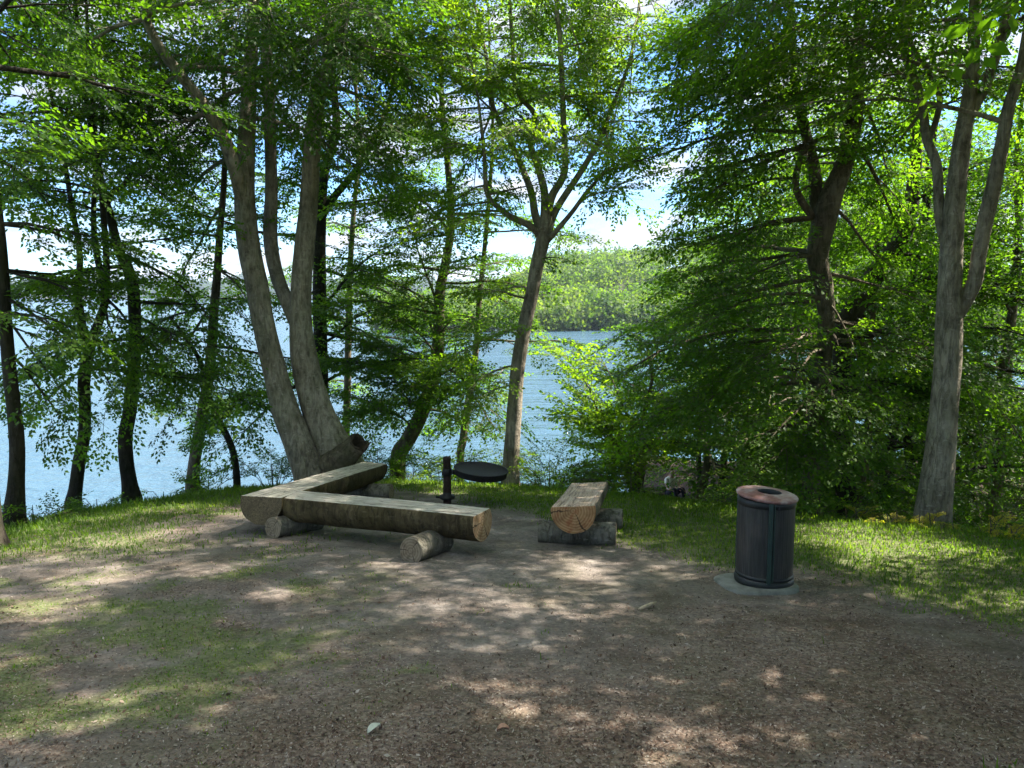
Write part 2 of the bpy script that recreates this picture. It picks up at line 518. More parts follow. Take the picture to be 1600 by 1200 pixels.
def bin_material():
    m, nt, out = mat('dark_bin_panel')
    v = coords(nt, 'Object', (9, 9, .8)); v2 = coords(nt)
    a = noise(nt, v, 4, 6, .7); b = noise(nt, v2, 4, 5, .6)
    c = ramp(nt, a, [(.3, (.012, .0115, .0105)), (.5, (.026, .025, .022)), (.75, (.058, .055, .049))])
    c = mixc(nt, mathn(nt, 'MULTIPLY', ramp(nt, b, [(.5, (0, 0, 0)), (.7, (1, 1, 1))]), .4), c, (.085, .06, .05))
    principled(nt, out, c, .55, .4, bump(nt, a, .4, .003))
    return m


BIN = bin_material()
BIN_GREEN = simple('dark_green_paint', (.015, .035, .028), .45, 0, .5, .4, 18, .2)
BIN_BLACK = simple('black_rim_and_hole_shade', (.014, .015, .014), .5, 0, .4, .4, 18, .2)


def lid_material():
    m, nt, out = mat('rusty_red_lid')
    v = coords(nt)
    a = noise(nt, v, 7, 6, .65); b = noise(nt, v, 30, 4, .7)
    c = ramp(nt, a, [(.28, (.14, .055, .042)), (.45, (.22, .098, .083)), (.56, (.3, .2, .185)), (.72, (.4, .34, .31))])
    c = mixc(nt, .6, c, ramp(nt, b, [(.3, (.6, .55, .52)), (.55, (1, 1, 1))]), 'MULTIPLY')
    principled(nt, out, c, .55, .4, bump(nt, b, .3, .002))
    return m


LID = lid_material()
STONE = simple('fire_stone_grey', (.2, .16, .14), .9, 0, .2, .4, 12, .6, dist=.01)
STONE_RED = simple('fire_stone_red', (.3, .12, .07), .9, 0, .2, .4, 12, .6, dist=.01)

# ------------------------------------------------------------------ ground, water
xs = np.unique(np.concatenate([np.linspace(-1500, -60, 14), np.linspace(-60, -14, 30), np.linspace(-14, -7, 50), np.linspace(-7, 8, 250), np.linspace(8, 20, 70), np.linspace(20, 60, 30), np.linspace(60, 1500, 14)]))
ys = np.unique(np.concatenate([np.linspace(-250, -20, 12), np.linspace(-20, 1.5, 40), np.linspace(1.5, 14.5, 240), np.linspace(14.5, 24, 60), np.linspace(24, 60, 50), np.linspace(60, 1900, 16)]))
X, Y = np.meshgrid(xs, ys)
Z = height(X.ravel(), Y.ravel())
nx, ny = len(xs), len(ys)
i, j = np.meshgrid(np.arange(nx - 1), np.arange(ny - 1))
q = (j * nx + i).ravel()
faces = np.stack([q, q + 1, q + 1 + nx, q + nx], 1).ravel()
S_ = crest_dist(X.ravel(), Y.ravel())
wood = smooth(.3, 1.6, S_ + (fbm(X.ravel() * .8, Y.ravel() * .8, 71) - .5) * 1.2)
me = new_mesh('ground', np.stack([X.ravel(), Y.ravel(), Z], 1), faces, np.full(len(q), 4), [ground_material()],
              attrs={'grass': grass_mask(X.ravel(), Y.ravel()), 'litter': litter_mask(X.ravel(), Y.ravel()), 'wood': wood})
tag(link('ground', me), kind='structure')

me = new_mesh('lake_water', np.array([(-2000, -300, WATER_Z), (2000, -300, WATER_Z), (2000, 2000, WATER_Z), (-2000, 2000, WATER_Z)]), [0, 1, 2, 3], [4], [water_material()])
tag(link('lake_water', me), kind='structure')


# ------------------------------------------------------------------ foliage machinery
def spray_template(seed, n_side=7, fine=.75):
    """one flat fan of twigs and leaves: unit length along +x. returns leaf base, leaf dir, leaf normal, leaf length, twig segments"""
    r = np.random.default_rng(seed)
    P = []; D = []; L = []; tw = []

    def droop(x): return -.10 * x * x

    def along(p0, ang, ln, step, first):
        d = np.array([math.cos(ang), math.sin(ang), 0])
        k = 0; x = first
        side = 1 if r.random() < .5 else -1
        while x < ln:
            p = p0 + d * x; p = np.array([p[0], p[1], droop(p[0]) + r.normal(0, .018)])
            a = ang + side * r.uniform(.5, 1.15)
            P.append(p); D.append((math.cos(a), math.sin(a), r.normal(-.12, .3))); L.append(.1 * fine * r.uniform(.7, 1.2))
            side = -side; x += step * r.uniform(.8, 1.25); k += 1
        e = p0 + d * ln; e = np.array([e[0], e[1], droop(e[0])])
        P.append(e); D.append((math.cos(ang), math.sin(ang), r.normal(-.1, .2))); L.append(.1 * fine)
        tw.append((np.array([p0[0], p0[1], droop(p0[0])]), e))
    along(np.zeros(3), 0, 1.0, .058 * fine, .13)
    s = 1
    for k in range(n_side):
        x = .12 + .72 * k / n_side + r.uniform(-.03, .03)
        along(np.array([x, 0, 0]), s * r.uniform(.55, .95), (.42 * (1.05 - x) + .08) * r.uniform(.8, 1.15), .06 * fine, .07)
        s = -s
    P = np.array(P); D = np.array(D); D /= np.linalg.norm(D, axis=1)[:, None]
    Nn = np.stack([r.normal(0, .34, len(P)), r.normal(0, .34, len(P)), np.ones(len(P))], 1)
    Nn /= np.linalg.norm(Nn, axis=1)[:, None]
    return P, D, Nn, np.array(L), tw


SPRAYS = [spray_template(100 + k) for k in range(8)]
SPRAYS_LITE = [spray_template(200 + k, 4, 1.0) for k in range(6)]


class Crown:
    """collects sprays (position, direction, roll, scale), then builds one leaf mesh with its fine twigs"""
    def __init__(s, seed): s.items = []; s.r = np.random.default_rng(seed)

    def put(s, p, d, roll, scale): s.items.append((p, d, roll, scale))

    def build(s, name, mats, parent, lite=False, twigs=True, leafscale=1.0, wood=None):
        if not s.items: return None
        r = s.r; V = []; T = []; TV = []; src = SPRAYS_LITE if lite else SPRAYS
        pos = np.array([i[0] for i in s.items]) - np.array(parent.location)[None, :]; dr = np.array([i[1] for i in s.items]); roll = np.array([i[2] for i in s.items]); sc = np.array([i[3] for i in s.items])
        dr = dr / (np.linalg.norm(dr, axis=1)[:, None] + 1e-9)
        up = np.array([0, 0, 1.0])
        yv = np.cross(up, dr); yv /= np.linalg.norm(yv, axis=1)[:, None] + 1e-6
        zv = np.cross(dr, yv)
        c = np.cos(roll)[:, None]; sn = np.sin(roll)[:, None]
        y2 = yv * c + zv * sn; z2 = -yv * sn + zv * c
        M = np.stack([dr, y2, z2], 2)              # columns are axes
        which = r.integers(0, len(src), len(pos))
        for k, (P, D, Nn, L, tw) in enumerate(src):
            ii = np.where(which == k)[0]
            if not len(ii): continue
            m = M[ii]; n = len(ii); nl = len(P)
            p = np.einsum('nij,lj->nli', m, P) * sc[ii][:, None, None] + pos[ii][:, None, :]
            d = np.einsum('nij,lj->nli', m, D)
            nn = np.einsum('nij,lj->nli', m, Nn) + r.normal(0, .18, (n, nl, 3))
            b = np.cross(nn, d); b /= np.linalg.norm(b, axis=2)[:, :, None] + 1e-9
            ln = (L[None, :] * np.sqrt(sc[ii])[:, None] * leafscale * r.uniform(.62, 1.3, (n, nl)))[:, :, None]
            wd = ln * .31
            v0 = p; v1 = p + d * ln * .45 + b * wd; v2 = p + d * ln; v3 = p + d * ln * .45 - b * wd
            v2 = v2 - np.array([0, 0, 1.0]) * ln * .12
            V.append(np.stack([v0, v1, v2, v3], 2).reshape(-1, 3))
            tint = np.clip(.5 + r.normal(0, .17, (n, 1)) + r.normal(0, .16, (n, nl)), 0, 1)
            T.append(np.repeat(tint.reshape(-1), 4))
            if twigs:
                for (a, e) in tw[:6]:
                    pa = m @ a * sc[ii][:, None] + pos[ii]; pe = m @ e * sc[ii][:, None] + pos[ii]
                    o = np.array([0, 0, .0035]) ; o2 = y2[ii] * .0035
                    TV.append(np.stack([pa + o, pe, pa - o + o2, pa - o - o2], 1).reshape(-1, 3))
        V = np.concatenate(V); T = np.concatenate(T); nq = len(V) // 4
        faces = [np.arange(len(V))]; sizes = [np.full(nq, 4)]; mi = [np.zeros(nq, int)]
        if TV:
            TVv = np.concatenate(TV); nt_ = len(TVv) // 4; o = len(V)
            f = np.array([[0, 1, 2], [2, 1, 3], [3, 1, 0]])
            ff = (np.arange(nt_)[:, None, None] * 4 + f[None] + o).reshape(-1)
            faces.append(ff); sizes.append(np.full(nt_ * 3, 3)); mi.append(np.ones(nt_ * 3, int))
            V = np.concatenate([V, TVv]); T = np.concatenate([T, np.full(len(TVv), .5)])
        if wood is not None:
            WV = np.concatenate(wood.v); o = len(V)
            faces.append(np.concatenate([np.array(f) for f in wood.f]) + o); sizes.append(np.array([len(f) for f in wood.f])); mi.append(np.ones(len(wood.f), int))
            V = np.concatenate([V, WV]); T = np.concatenate([T, np.full(len(WV), .5)])
        me = new_mesh(name, V, np.concatenate(faces), np.concatenate(sizes), mats, np.concatenate(mi), False, {'tint': T})
        return link(name, me, parent)


# open air kept free of leaves: (centre, radius)
OPEN = []


SUN_AZ = rad(74)       # to the right of the view, measured from the view direction
SUN_EL = rad(52)
SUN_D = np.array([math.sin(SUN_AZ) * math.cos(SUN_EL), math.cos(SUN_AZ) * math.cos(SUN_EL), math.sin(SUN_EL)])
# gaps in the canopy that let the sun through to the ground: (spot, radius)
GAPS = []


def is_open(p):
    for c, r in OPEN:
        if (p[0] - c[0]) ** 2 + (p[1] - c[1]) ** 2 + (p[2] - c[2]) ** 2 < r * r: return True
    if p[1] > 0 and p[0] ** 2 + p[1] ** 2 + (p[2] - 1.6) ** 2 < 36 and p[2] < 4.6: return True
    w = p[None, :] - GP; al = w @ SUN_D
    d2 = (w * w).sum(1) - al * al
    return bool(np.any((al > .6) & (d2 < GR * GR)))


def norm(v): return v / (np.linalg.norm(v) + 1e-9)


class Tree:
    def __init__(s, name, label, base, bark, leaf, seed, cat='tree', group=None):
        s.root = empty(name, base); tag(s.root, label, cat, group)
        s.base = np.array(base, float); s.bark = bark; s.leaf = leaf
        s.r = random.Random(seed); s.seed = seed
        s.crown = Crown(seed); s.limbs = MB(); s.has_limbs = False; s.stems = []; s.limb_min = .023

    def stem(s, pts, rads, part='trunk', sides=14, flute0=0, wob=.10, n=5, flare=0):
        """pts world points; builds own mesh; remembers for branching"""
        C = catmull(np.column_stack([pts, rads]), n)
        P = C[:, :3]; r = np.maximum(C[:, 3], .004)
        ln = np.concatenate([[0], np.cumsum(np.linalg.norm(np.diff(P, axis=0), axis=1))])
        if flare:
            r = r * (1 + flare * np.exp(-ln / .28))
        fl = flute0 * np.exp(-ln / .45) if flute0 else None
        mb = MB(); mb.tube(P - s.base, r, sides, 0, True, wob, fl, s.seed % 50)
        mb.build(part, s.bark, s.root)
        s.stems.append((P, r, ln))
        return P, r

    def branch(s, p, d, L, r0, droop=.10, wander=.12, sub=True, dens=1.0, scale=.85, leaf_from=.3, up=None, tgt=None):
        R_ = s.r; n = max(4, int(L / .4)); pts = [np.array(p)]; d = norm(np.array(d, float)); step = L / n
        for k in range(n):
            d = norm(d + np.array([R_.gauss(0, wander), R_.gauss(0, wander), R_.gauss(0, wander) * .7 - droop * (.3 + k / n)]))
            pts.append(pts[-1] + d * step)
        pts = np.array(pts)
        if tgt is not None:   # bend towards a wanted end point
            t = np.linspace(0, 1, len(pts))[:, None] ** 1.2
            pts = pts + (np.array(tgt) - pts[-1]) * t
        s.along(pts, r0, sub, dens, scale, leaf_from)

    def along(s, pts, r0, sub=True, dens=1.0, scale=.85, leaf_from=.3, tip=True):
        R_ = s.r; n = len(pts) - 1
        ln = np.concatenate([[0], np.cumsum(np.linalg.norm(np.diff(pts, axis=0), axis=1))]); L = ln[-1]
        rads = r0 * (1 - ln / L) ** .8 + .004
        if r0 > s.limb_min:
            mb = MB(); mb.tube(pts - s.base, rads, 7, 0, False); mb.build('limb', s.bark, s.root)
        else:
            s.limbs.tube(pts - s.base, rads, 6 if r0 > .02 else 4, 0, False); s.has_limbs = True

        def point(x):
            i_ = min(n - 1, int(np.searchsorted(ln, x, 'right') - 1)); t = (x - ln[i_]) / (ln[i_ + 1] - ln[i_] + 1e-9)
            return pts[i_] * (1 - t) + pts[i_ + 1] * t, norm(pts[i_ + 1] - pts[i_])
        side = 1 if R_.random() < .5 else -1
        if sub:
            x = max(.25, leaf_from * L)
            while x < L * .95:
                q, t = point(x)
                h = norm(np.array([-t[1], t[0], 0])) * side
                sl = (.30 * (L - x) + .42) * R_.uniform(.75, 1.25)
                sd = norm(t * .8 + h * R_.uniform(.6, 1.0) + np.array([0, 0, R_.gauss(.0, .16)]))
                m = max(3, int(sl / .3)); sp = [q]; dd = sd
                for k in range(m):
                    dd = norm(dd + np.array([R_.gauss(0, .13), R_.gauss(0, .13), R_.gauss(0, .08) - .05])); sp.append(sp[-1] + dd * sl / m)
                sp = np.array(sp)
                if not is_open(sp[-1]):
                    s.limbs.tube(sp - s.base, np.linspace(.35 * r0 * (1 - x / L) + .007, .003, len(sp)), 4, 0, False)
                    s.sprays(sp, .15, dens, scale)
                side = -side; x += R_.uniform(.26, .42) / dens
        s.sprays(pts, max(leaf_from, .45), dens, scale, tip)

    def sprays(s, pts, frm, dens, scale, tip=True):
        R_ = s.r; n = len(pts) - 1
        ln = np.concatenate([[0], np.cumsum(np.linalg.norm(np.diff(pts, axis=0), axis=1))]); L = ln[-1]
        x = frm * L; side = 1
        while x < L:
            i_ = min(n - 1, int(np.searchsorted(ln, x, 'right') - 1)); t = (x - ln[i_]) / (ln[i_ + 1] - ln[i_] + 1e-9)
            p = pts[i_] * (1 - t) + pts[i_ + 1] * t; d = norm(pts[i_ + 1] - pts[i_])
            h = norm(np.array([-d[1], d[0], 0])) * side
            dd = norm(d + h * R_.uniform(.4, 1.1) + np.array([0, 0, R_.gauss(-.05, .18)]))
            if not is_open(p + dd * .4): s.crown.put(p, dd, R_.gauss(0, .4), scale * R_.uniform(.5, 1.22))
            side = -side; x += R_.uniform(.22, .4) / dens * (scale / .85)
        if tip and not is_open(pts[-1]): s.crown.put(pts[-1], norm(pts[-1] - pts[-2]), R_.gauss(0, .35), scale)

    def whorl(s, k, nb, t0, t1, L, elev=(10, 55), droop=.1, dens=1.0, scale=.85, prefer=None, spread=360, leaf_from=.3, rmul=.4):
        """nb branches spread up stem k between fractions t0..t1"""
        P, r, ln = s.stems[k]; R_ = s.r; az0 = R_.uniform(0, 360)
        for b in range(nb):
            f = (b + R_.uniform(.1, .9)) / nb; x = (t0 + (t1 - t0) * f) * ln[-1]
            i_ = min(len(P) - 2, int(np.searchsorted(ln, x, 'right') - 1)); p = P[i_]
            az = rad(az0 + b * 137.5 + R_.gauss(0, 18)) if prefer is None else rad(prefer + R_.uniform(-spread / 2, spread / 2))
            el = rad(elev[0] + (elev[1] - elev[0]) * f + R_.gauss(0, 8))
            d = np.array([math.cos(az) * math.cos(el), math.sin(az) * math.cos(el), math.sin(el)])
            LL = L * (1 - .5 * f) * R_.uniform(.65, 1.2)
            if is_open(p + d * LL * .7) and R_.random() < .8: continue
            s.branch(p, d, LL, min(r[i_] * rmul, (.009 + .0095 * LL)), droop, dens=dens, scale=scale, leaf_from=leaf_from)

    def finish(s, lite=False, twigs=True, leafscale=1.0):
        s.crown.build('crown', [s.leaf, s.bark], s.root, lite, twigs, leafscale, s.limbs if s.limbs.v else None)
        return len(s.crown.items)


def pix_stem(pl, y, base=True, bury=.15):
    """[(u,v,width)] at depth y (number or (y0,y1) along the list) -> world points and radii"""
    n = len(pl); ys_ = np.linspace(y[0], y[1], n) if isinstance(y, tuple) else np.full(n, y)
    P = np.array([at(u, v, yy) for (u, v, w), yy in zip(pl, ys_)])
    r = np.array([px(w, u, v, yy) / 2 for (u, v, w), yy in zip(pl, ys_)])
    if base:
        p0 = P[0].copy(); p0[2] = H(p0[0], p0[1]) - bury
        if P[0][2] - p0[2] > .1: P = np.vstack([p0, P]); r = np.concatenate([[r[0] * 1.05], r])
    return P, r


def rise(P, r, dz, dx=0, dy=0, k=2):
    """carry a stem on above the top of the picture"""
    for i_ in range(1, k + 1):
        P = np.vstack([P, P[-1] + np.array([dx, dy, dz]) / k * R.uniform(.9, 1.1) + np.array([R.gauss(0, .12), R.gauss(0, .12), 0])])
        r = np.append(r, r[-1] * (1 - .55 * i_ / k))
    return P, r


exec_trees = True
# ==================================================================  TREES
counts = {}

def thin(pl, f):
    return [(u, v, w * f) for u, v, w in pl]


def stemtree(label, stems, bark, leaf, seed, name='beech_tree', group=None):
    """stems: list of (pixel list, depth, (rise dz,dx,dy), kwargs); the first fixes the base"""
    P0, r0 = pix_stem(stems[0][0], stems[0][1])
    base = (P0[0][0], P0[0][1], H(P0[0][0], P0[0][1]))
    t = Tree(name, label, base, bark, leaf, seed, 'tree', group)
    for k, (pl, y, rs, kw) in enumerate(stems):
        kw = dict(kw); based = kw.pop('based', k == 0)
        P, r = pix_stem(pl, y, based) if based else pix_stem(pl, y, False)
        if rs: P, r = rise(P, r, *rs)
        t.stem(P, r, kw.pop('part', 'trunk' if based else 'stem'), **kw)
    return t


def to(t, k, frac, tgt, r0=None, **kw):
    """a limb from stem k reaching towards a world point"""
    P, r, ln = t.stems[k]; i_ = min(len(P) - 2, int(np.searchsorted(ln, frac * ln[-1])))
    p = P[i_]; tgt = np.array(tgt, float); d = tgt - p; L = np.linalg.norm(d)
    d0 = norm(d) + np.array([0, 0, .35])
    t.branch(p, d0, L, r0 or min(r[i_] * .45, .009 + .0095 * L), tgt=tgt, **kw)


OPEN += [
    (at(955, 452, 15), 1.3), (at(955, 452, 13), 1.0), (at(960, 450, 17), 1.4), (at(960, 450, 19.5), 1.6), (at(905, 440, 16.5), 1.2), (at(1010, 440, 17), 1.0), (at(905, 475, 14), .9),             # window on the far hill
    (at(1010, 300, 14), .6), (at(965, 350, 14), .6), (at(1000, 330, 11.5), .6),             # sky right of the middle tree
    (at(890, 700, 12.5), .45),
    (at(268, 45, 9.5), .4), (at(268, 45, 10.5), .4), (at(290, 425, 12), .7), (at(350, 400, 12), .5), (at(230, 300, 11), .4),
    (at(240, 715, 12), .8), (at(380, 735, 12.5), .55), (at(75, 720, 10.5), .7), (at(160, 725, 11.2), .6), (at(750, 690, 14), .45), (at(650, 720, 14), .3), (at(420, 700, 13), .3),
    (at(1048, 754, 12.2), .6), (at(1048, 754, 12.9), .6), (at(1048, 754, 13.6), .6), (at(1048, 754, 14.3), .6), (at(1048, 754, 15.0), .6), (at(1048, 754, 15.7), .6), (at(1048, 754, 16.4), .6), (at(1048, 754, 17.1), .6), (at(1046, 752, 18.5), .65), (at(1046, 752, 20), .7), (at(1046, 752, 21.5), .75),
    (at(60, 600, 10), .35), (at(260, 560, 12), .4), (at(270, 640, 12), .4),
]

def flat_hit(u, v):
    t = (v - 600) / F; d = np.array([(u - 800) / F, CP - SP * t, -SP - CP * t])
    k = CAM_Z / (-d[2] - .125 * d[1]); p = d * k; p[2] += CAM_Z
    return p


for u, v, r in [(720, 950, .52), (830, 928, .48), (885, 1005, .42), (790, 1072, .42), (930, 1122, .4), (1240, 1048, .42), (965, 910, .36), (160, 900, .42), (300, 888, .45), (360, 880, .35), (30, 945, .45),
                (110, 955, .36), (1530, 940, .45), (1170, 1190, .45), (440, 925, .38), (620, 885, .32), (100, 1190, .4), (40, 1130, .35), (1010, 885, .35), (1060, 880, .32),
                (1540, 870, .6), (1470, 850, .45), (1350, 850, .6), (1290, 830, .5), (1400, 880, .5), (1150, 790, .5), (1060, 785, .4), (850, 765, .45), (640, 745, .5), (100, 800, .55), (260, 785, .55), (180, 800, .45), (400, 800, .4),
                (640, 790, .5), (540, 765, .45), (880, 800, .3), (905, 770, .4), (450, 768, .4), (700, 765, .5)]:
    GAPS.append((flat_hit(u, v), r * (.95 if u > 1270 and v < 900 else .72 if v > 830 else .68)))
GAPS += [(at(1487, 605, 9.6), .26), (at(1530, 440, 9.6), .25), (at(805, 690, 12.8), .4), (at(805, 610, 12.8), .26), (at(835, 540, 12.8), .3), (at(846, 430, 12.8), .26), (at(1290, 480, 11.4), .25), (at(1200, 610, 10.6), .4), (at(1180, 700, 10.6), .35),
         (at(900, 560, 14.4), .7), (at(920, 640, 14.4), .55)]
GP = np.array([g_[0] for g_ in GAPS]); GR = np.array([g_[1] for g_ in GAPS])

# ---- the twin stemmed beech behind the log bench
BY = 11.9
A_ = [(492, 756, 58), (481, 730, 50), (464, 690, 45), (443, 633, 41), (427, 570, 36), (412, 507, 35), (401, 443, 35), (391, 396, 34), (384, 340, 34), (382, 290, 31), (385, 230, 27), (389, 150, 23), (393, 70, 20), (396, 0, 18)]
B_ = [(542, 750, 64), (533, 722, 58), (514, 685, 52), (493, 633, 46), (477, 570, 42), (470, 507, 36), (471, 443, 32), (476, 390, 31), (482, 320, 29), (488, 230, 26), (498, 150, 24), (520, 80, 21), (540, 0, 19)]
C_ = [(468, 520, 20), (452, 480, 22), (432, 430, 22), (422, 370, 22), (424, 300, 20), (422, 200, 18), (418, 100, 16), (414, 0, 14)]
D_ = [(383, 330, 22), (368, 268, 22), (345, 205, 20), (312, 155, 18), (280, 115, 17), (250, 75, 16), (230, 35, 14), (222, 0, 12)]
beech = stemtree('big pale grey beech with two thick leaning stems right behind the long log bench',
                 [(A_, BY, (5.5, -.4, .3), dict(flute0=.24, flare=.26, sides=30, wob=.10)), (B_, (BY + .12, BY + .5), (5.5, .8, .4), dict(flute0=.24, flare=.2, sides=30, based=True, wob=.10)),
                  (C_, (BY + .3, BY + .9), (4, -.2, .3), dict(sides=12)), (D_, (BY, BY - 1.6), (2.5, -.5, -.6), dict(sides=12))], BARK_GREY, LEAF_DARK, 21)
# broken hollow root plate at its right foot
def stub(tree, pl, y, rads, part, m_):
    P = np.array([at(u, v, y + dy_) for u, v, dy_ in pl]) - tree.base
    mb = MB(); C = catmull(np.column_stack([P, rads]), 5); mb.tube(C[:, :3], C[:, 3], 18, 0, False, .42, None, 4)
    n_ = 18
    inner = MB(); 
    # ragged rim and hollow inside
    vs_ = mb.v[0].reshape(-1, n_, 3); rim = vs_[-1]; c_ = rim.mean(0); ax = norm(C[-1, :3] - C[-4, :3])
    rag = rim + ax * (np.abs(rng.normal(0, .1, (n_, 1))))
    r2 = c_ + (rim - c_) * .78 + ax * .01; r3 = c_ + (rim - c_) * .6 - ax * .16; r4 = c_ + (rim - c_) * .2 - ax * .22
    o_ = np.concatenate([rim, rag, r2, r3, r4]); f_ = []
    for q_ in range(4):
        for k in range(n_):
            k2 = (k + 1) % n_; f_.append((q_ * n_ + k, q_ * n_ + k2, (q_ + 1) * n_ + k2, (q_ + 1) * n_ + k))
    f_.append([4 * n_ + k for k in range(n_)])
    mb.add(o_, f_, 1, True)
    mb.build(part, [m_, BARK_ROT], tree.root)
stub(beech, [(520, 728, .0), (536, 716, -.08), (550, 704, -.15), (560, 693, -.2)], BY, [.27, .23, .17, .16], 'root_stub', BARK_MID)
beech.whorl(0, 13, .42, .98, 3.4, (5, 55), dens=.8, prefer=95, spread=270)
beech.whorl(1, 14, .45, .98, 3.4, (5, 55), dens=.8, prefer=80, spread=270)
beech.whorl(2, 8, .4, .98, 2.6, (10, 50), dens=.8, prefer=90, spread=270)
beech.whorl(3, 9, .25, .98, 2.4, (0, 40), dens=.8, prefer=110, spread=250)
# low boughs sweeping over the clearing edge
for fr, k, tg in [(.52, 0, at(120, 150, 12.4)), (.55, 0, at(60, 230, 11.6)), (.5, 0, at(200, 300, 12.6)), (.48, 0, at(300, 250, 13)), (.6, 0, at(150, 60, 12)), (.66, 0, at(20, 90, 11)), (.62, 0, at(330, 90, 12.8)),
                  (.55, 1, at(560, 130, 12)), (.6, 1, at(600, 60, 11.5)), (.5, 1, at(600, 260, 12.5)), (.48, 1, at(560, 210, 13)), (.58, 1, at(500, 60, 13.2)), (.64, 1, at(440, 30, 13)), (.62, 1, at(650, 150, 12)), (.55, 1, at(450, 140, 13.4)), (.5, 0, at(350, 170, 13.4)),
                  (.62, 2, at(430, 170, 13.4)), (.62, 0, at(420, 130, 10.4)), (.66, 0, at(370, 30, 10)), (.6, 1, at(470, 170, 10.7)), (.66, 1, at(540, 50, 10.2)), (.63, 1, at(490, 100, 10.4)), (.66, 0, at(430, 40, 10.2)), (.58, 1, at(560, 170, 11)), (.45, 2, at(470, 250, 13.6)), (.62, 3, at(110, 40, 10.6)), (.55, 3, at(250, 190, 11.9)), (.7, 3, at(330, 20, 11.4)), (.5, 3, at(90, 130, 11.0)), (.36, 3, at(210, 210, 12)),
                  (.75, 0, np.array([-1.8, 8.2, 6.6])), (.75, 1, np.array([-.6, 8.6, 6.8])), (.78, 3, np.array([-3.6, 7.2, 6.4])), (.8, 1, np.array([.6, 9.4, 7.2]))]:
    to(beech, k, fr, tg, leaf_from=.25, dens=.95)
counts['beech'] = beech.finish()

# ---- tree in the middle, trunk patched with sun
MY = 12.9
M0 = thin([(797, 752, 33), (800, 690, 30), (804, 640, 29), (810, 570, 28), (822, 500, 27), (831, 460, 26), (838, 420, 26), (846, 385, 27), (850, 365, 27)], 0.8)
mids = [(M0, MY, None, dict(flare=.3, flute0=.1, sides=18)),
        ([(848, 372, 11.7), (828, 353, 10.9), (797, 338, 9.4), (772, 318, 8.6), (760, 298, 7.8), (757, 243, 6.2), (750, 180, 4.7)], (MY, MY - .5), (1, -.3, 0), dict(sides=8)),
        ([(848, 368, 14.0), (836, 335, 12.5), (829, 297, 10.9), (801, 229, 9.4), (771, 169, 7.8), (765, 120, 6.2), (750, 40, 4.7)], (MY, MY + .6), (2, -.3, .2), dict(sides=8)),
        ([(850, 365, 15.6), (851, 304, 12.5), (840, 260, 10.9), (828, 219, 9.4), (836, 180, 8.6), (807, 140, 7.0), (800, 60, 6.2)], (MY, MY + .3), (3, 0, 0.0), dict(sides=8)),
        ([(852, 366, 15.6), (861, 310, 12.5), (882, 268, 10.9), (881, 202, 9.4), (878, 118, 8.6), (874, 50, 7.8), (870, 0, 7.0)], (MY, MY - .2), (3.5, .2, 0), dict(sides=8)),
        ([(854, 368, 14.0), (870, 326, 10.9), (911, 263, 9.4), (938, 216, 7.8), (955, 170, 6.2), (985, 90, 4.7)], (MY, MY + .4), (2.5, .6, .3), dict(sides=8)),
        ([(853, 378, 10.1), (868, 362, 8.6), (895, 330, 7.0), (918, 298, 5.5), (945, 270, 3.9)], (MY, MY - .6), None, dict(sides=8))]
mid = stemtree('slender tree in the middle of the view, sunlit trunk forking low into many thin limbs', mids, BARK_PALE, LEAF_LIGHT, 33, 'maple_tree')
mid.whorl(1, 9, .2, 1, 1.7, (0, 40), scale=.75); mid.whorl(2, 13, .3, 1, 2.0, (5, 50), scale=.75); mid.whorl(3, 13, .3, 1, 2.0, (10, 50), scale=.75)
mid.whorl(4, 14, .3, 1, 2.0, (10, 50), scale=.75); mid.whorl(5, 10, .3, 1, 1.8, (5, 45), scale=.75); mid.whorl(6, 4, .5, 1, .8, (0, 40), scale=.6)
mid.whorl(0, 6, .35, .98, 1.1, (-5, 15), scale=.7)
for fr, k, tg in [(.35, 2, at(700, 120, 12.8)), (.5, 3, at(760, 60, 13)), (.6, 4, at(930, 80, 12.6)), (.6, 5, at(1000, 40, 12.6)), (.55, 1, at(680, 230, 12.6)), (.6, 2, at(690, 40, 13)), (.8, 4, at(880, 20, 13)),
                  (.5, 0, at(730, 610, 12.4)), (.4, 0, at(740, 628, 12.6)), (.62, 0, at(700, 560, 12.8)), (.5, 1, at(740, 240, 12.4)), (.45, 2, at(800, 190, 12.6)), (.5, 5, at(960, 170, 12.8)), (.4, 3, at(850, 150, 12.6)), (.5, 4, at(920, 150, 12.6)), (.7, 3, at(820, 40, 12.6)), (.4, 2, at(740, 300, 12.6)), (.5, 6, at(930, 300, 12.6)), (.7, 5, at(960, 100, 12.8)), (.6, 5, at(985, 200, 13)), (.75, 5, at(1010, 110, 13)), (.5, 5, at(950, 240, 13.2)), (.8, 5, at(1030, 50, 13)), (.8, 4, at(960, 40, 13)), (.35, 5, at(960, 290, 12.8)), (.3, 1, at(700, 330, 12.8)), (.75, 0, at(740, 450, 12.6)), (.3, 4, at(960, 200, 13.2))]:
    to(mid, k, fr, tg, leaf_from=.25, scale=.75, dens=1.25)
counts['mid'] = mid.finish()

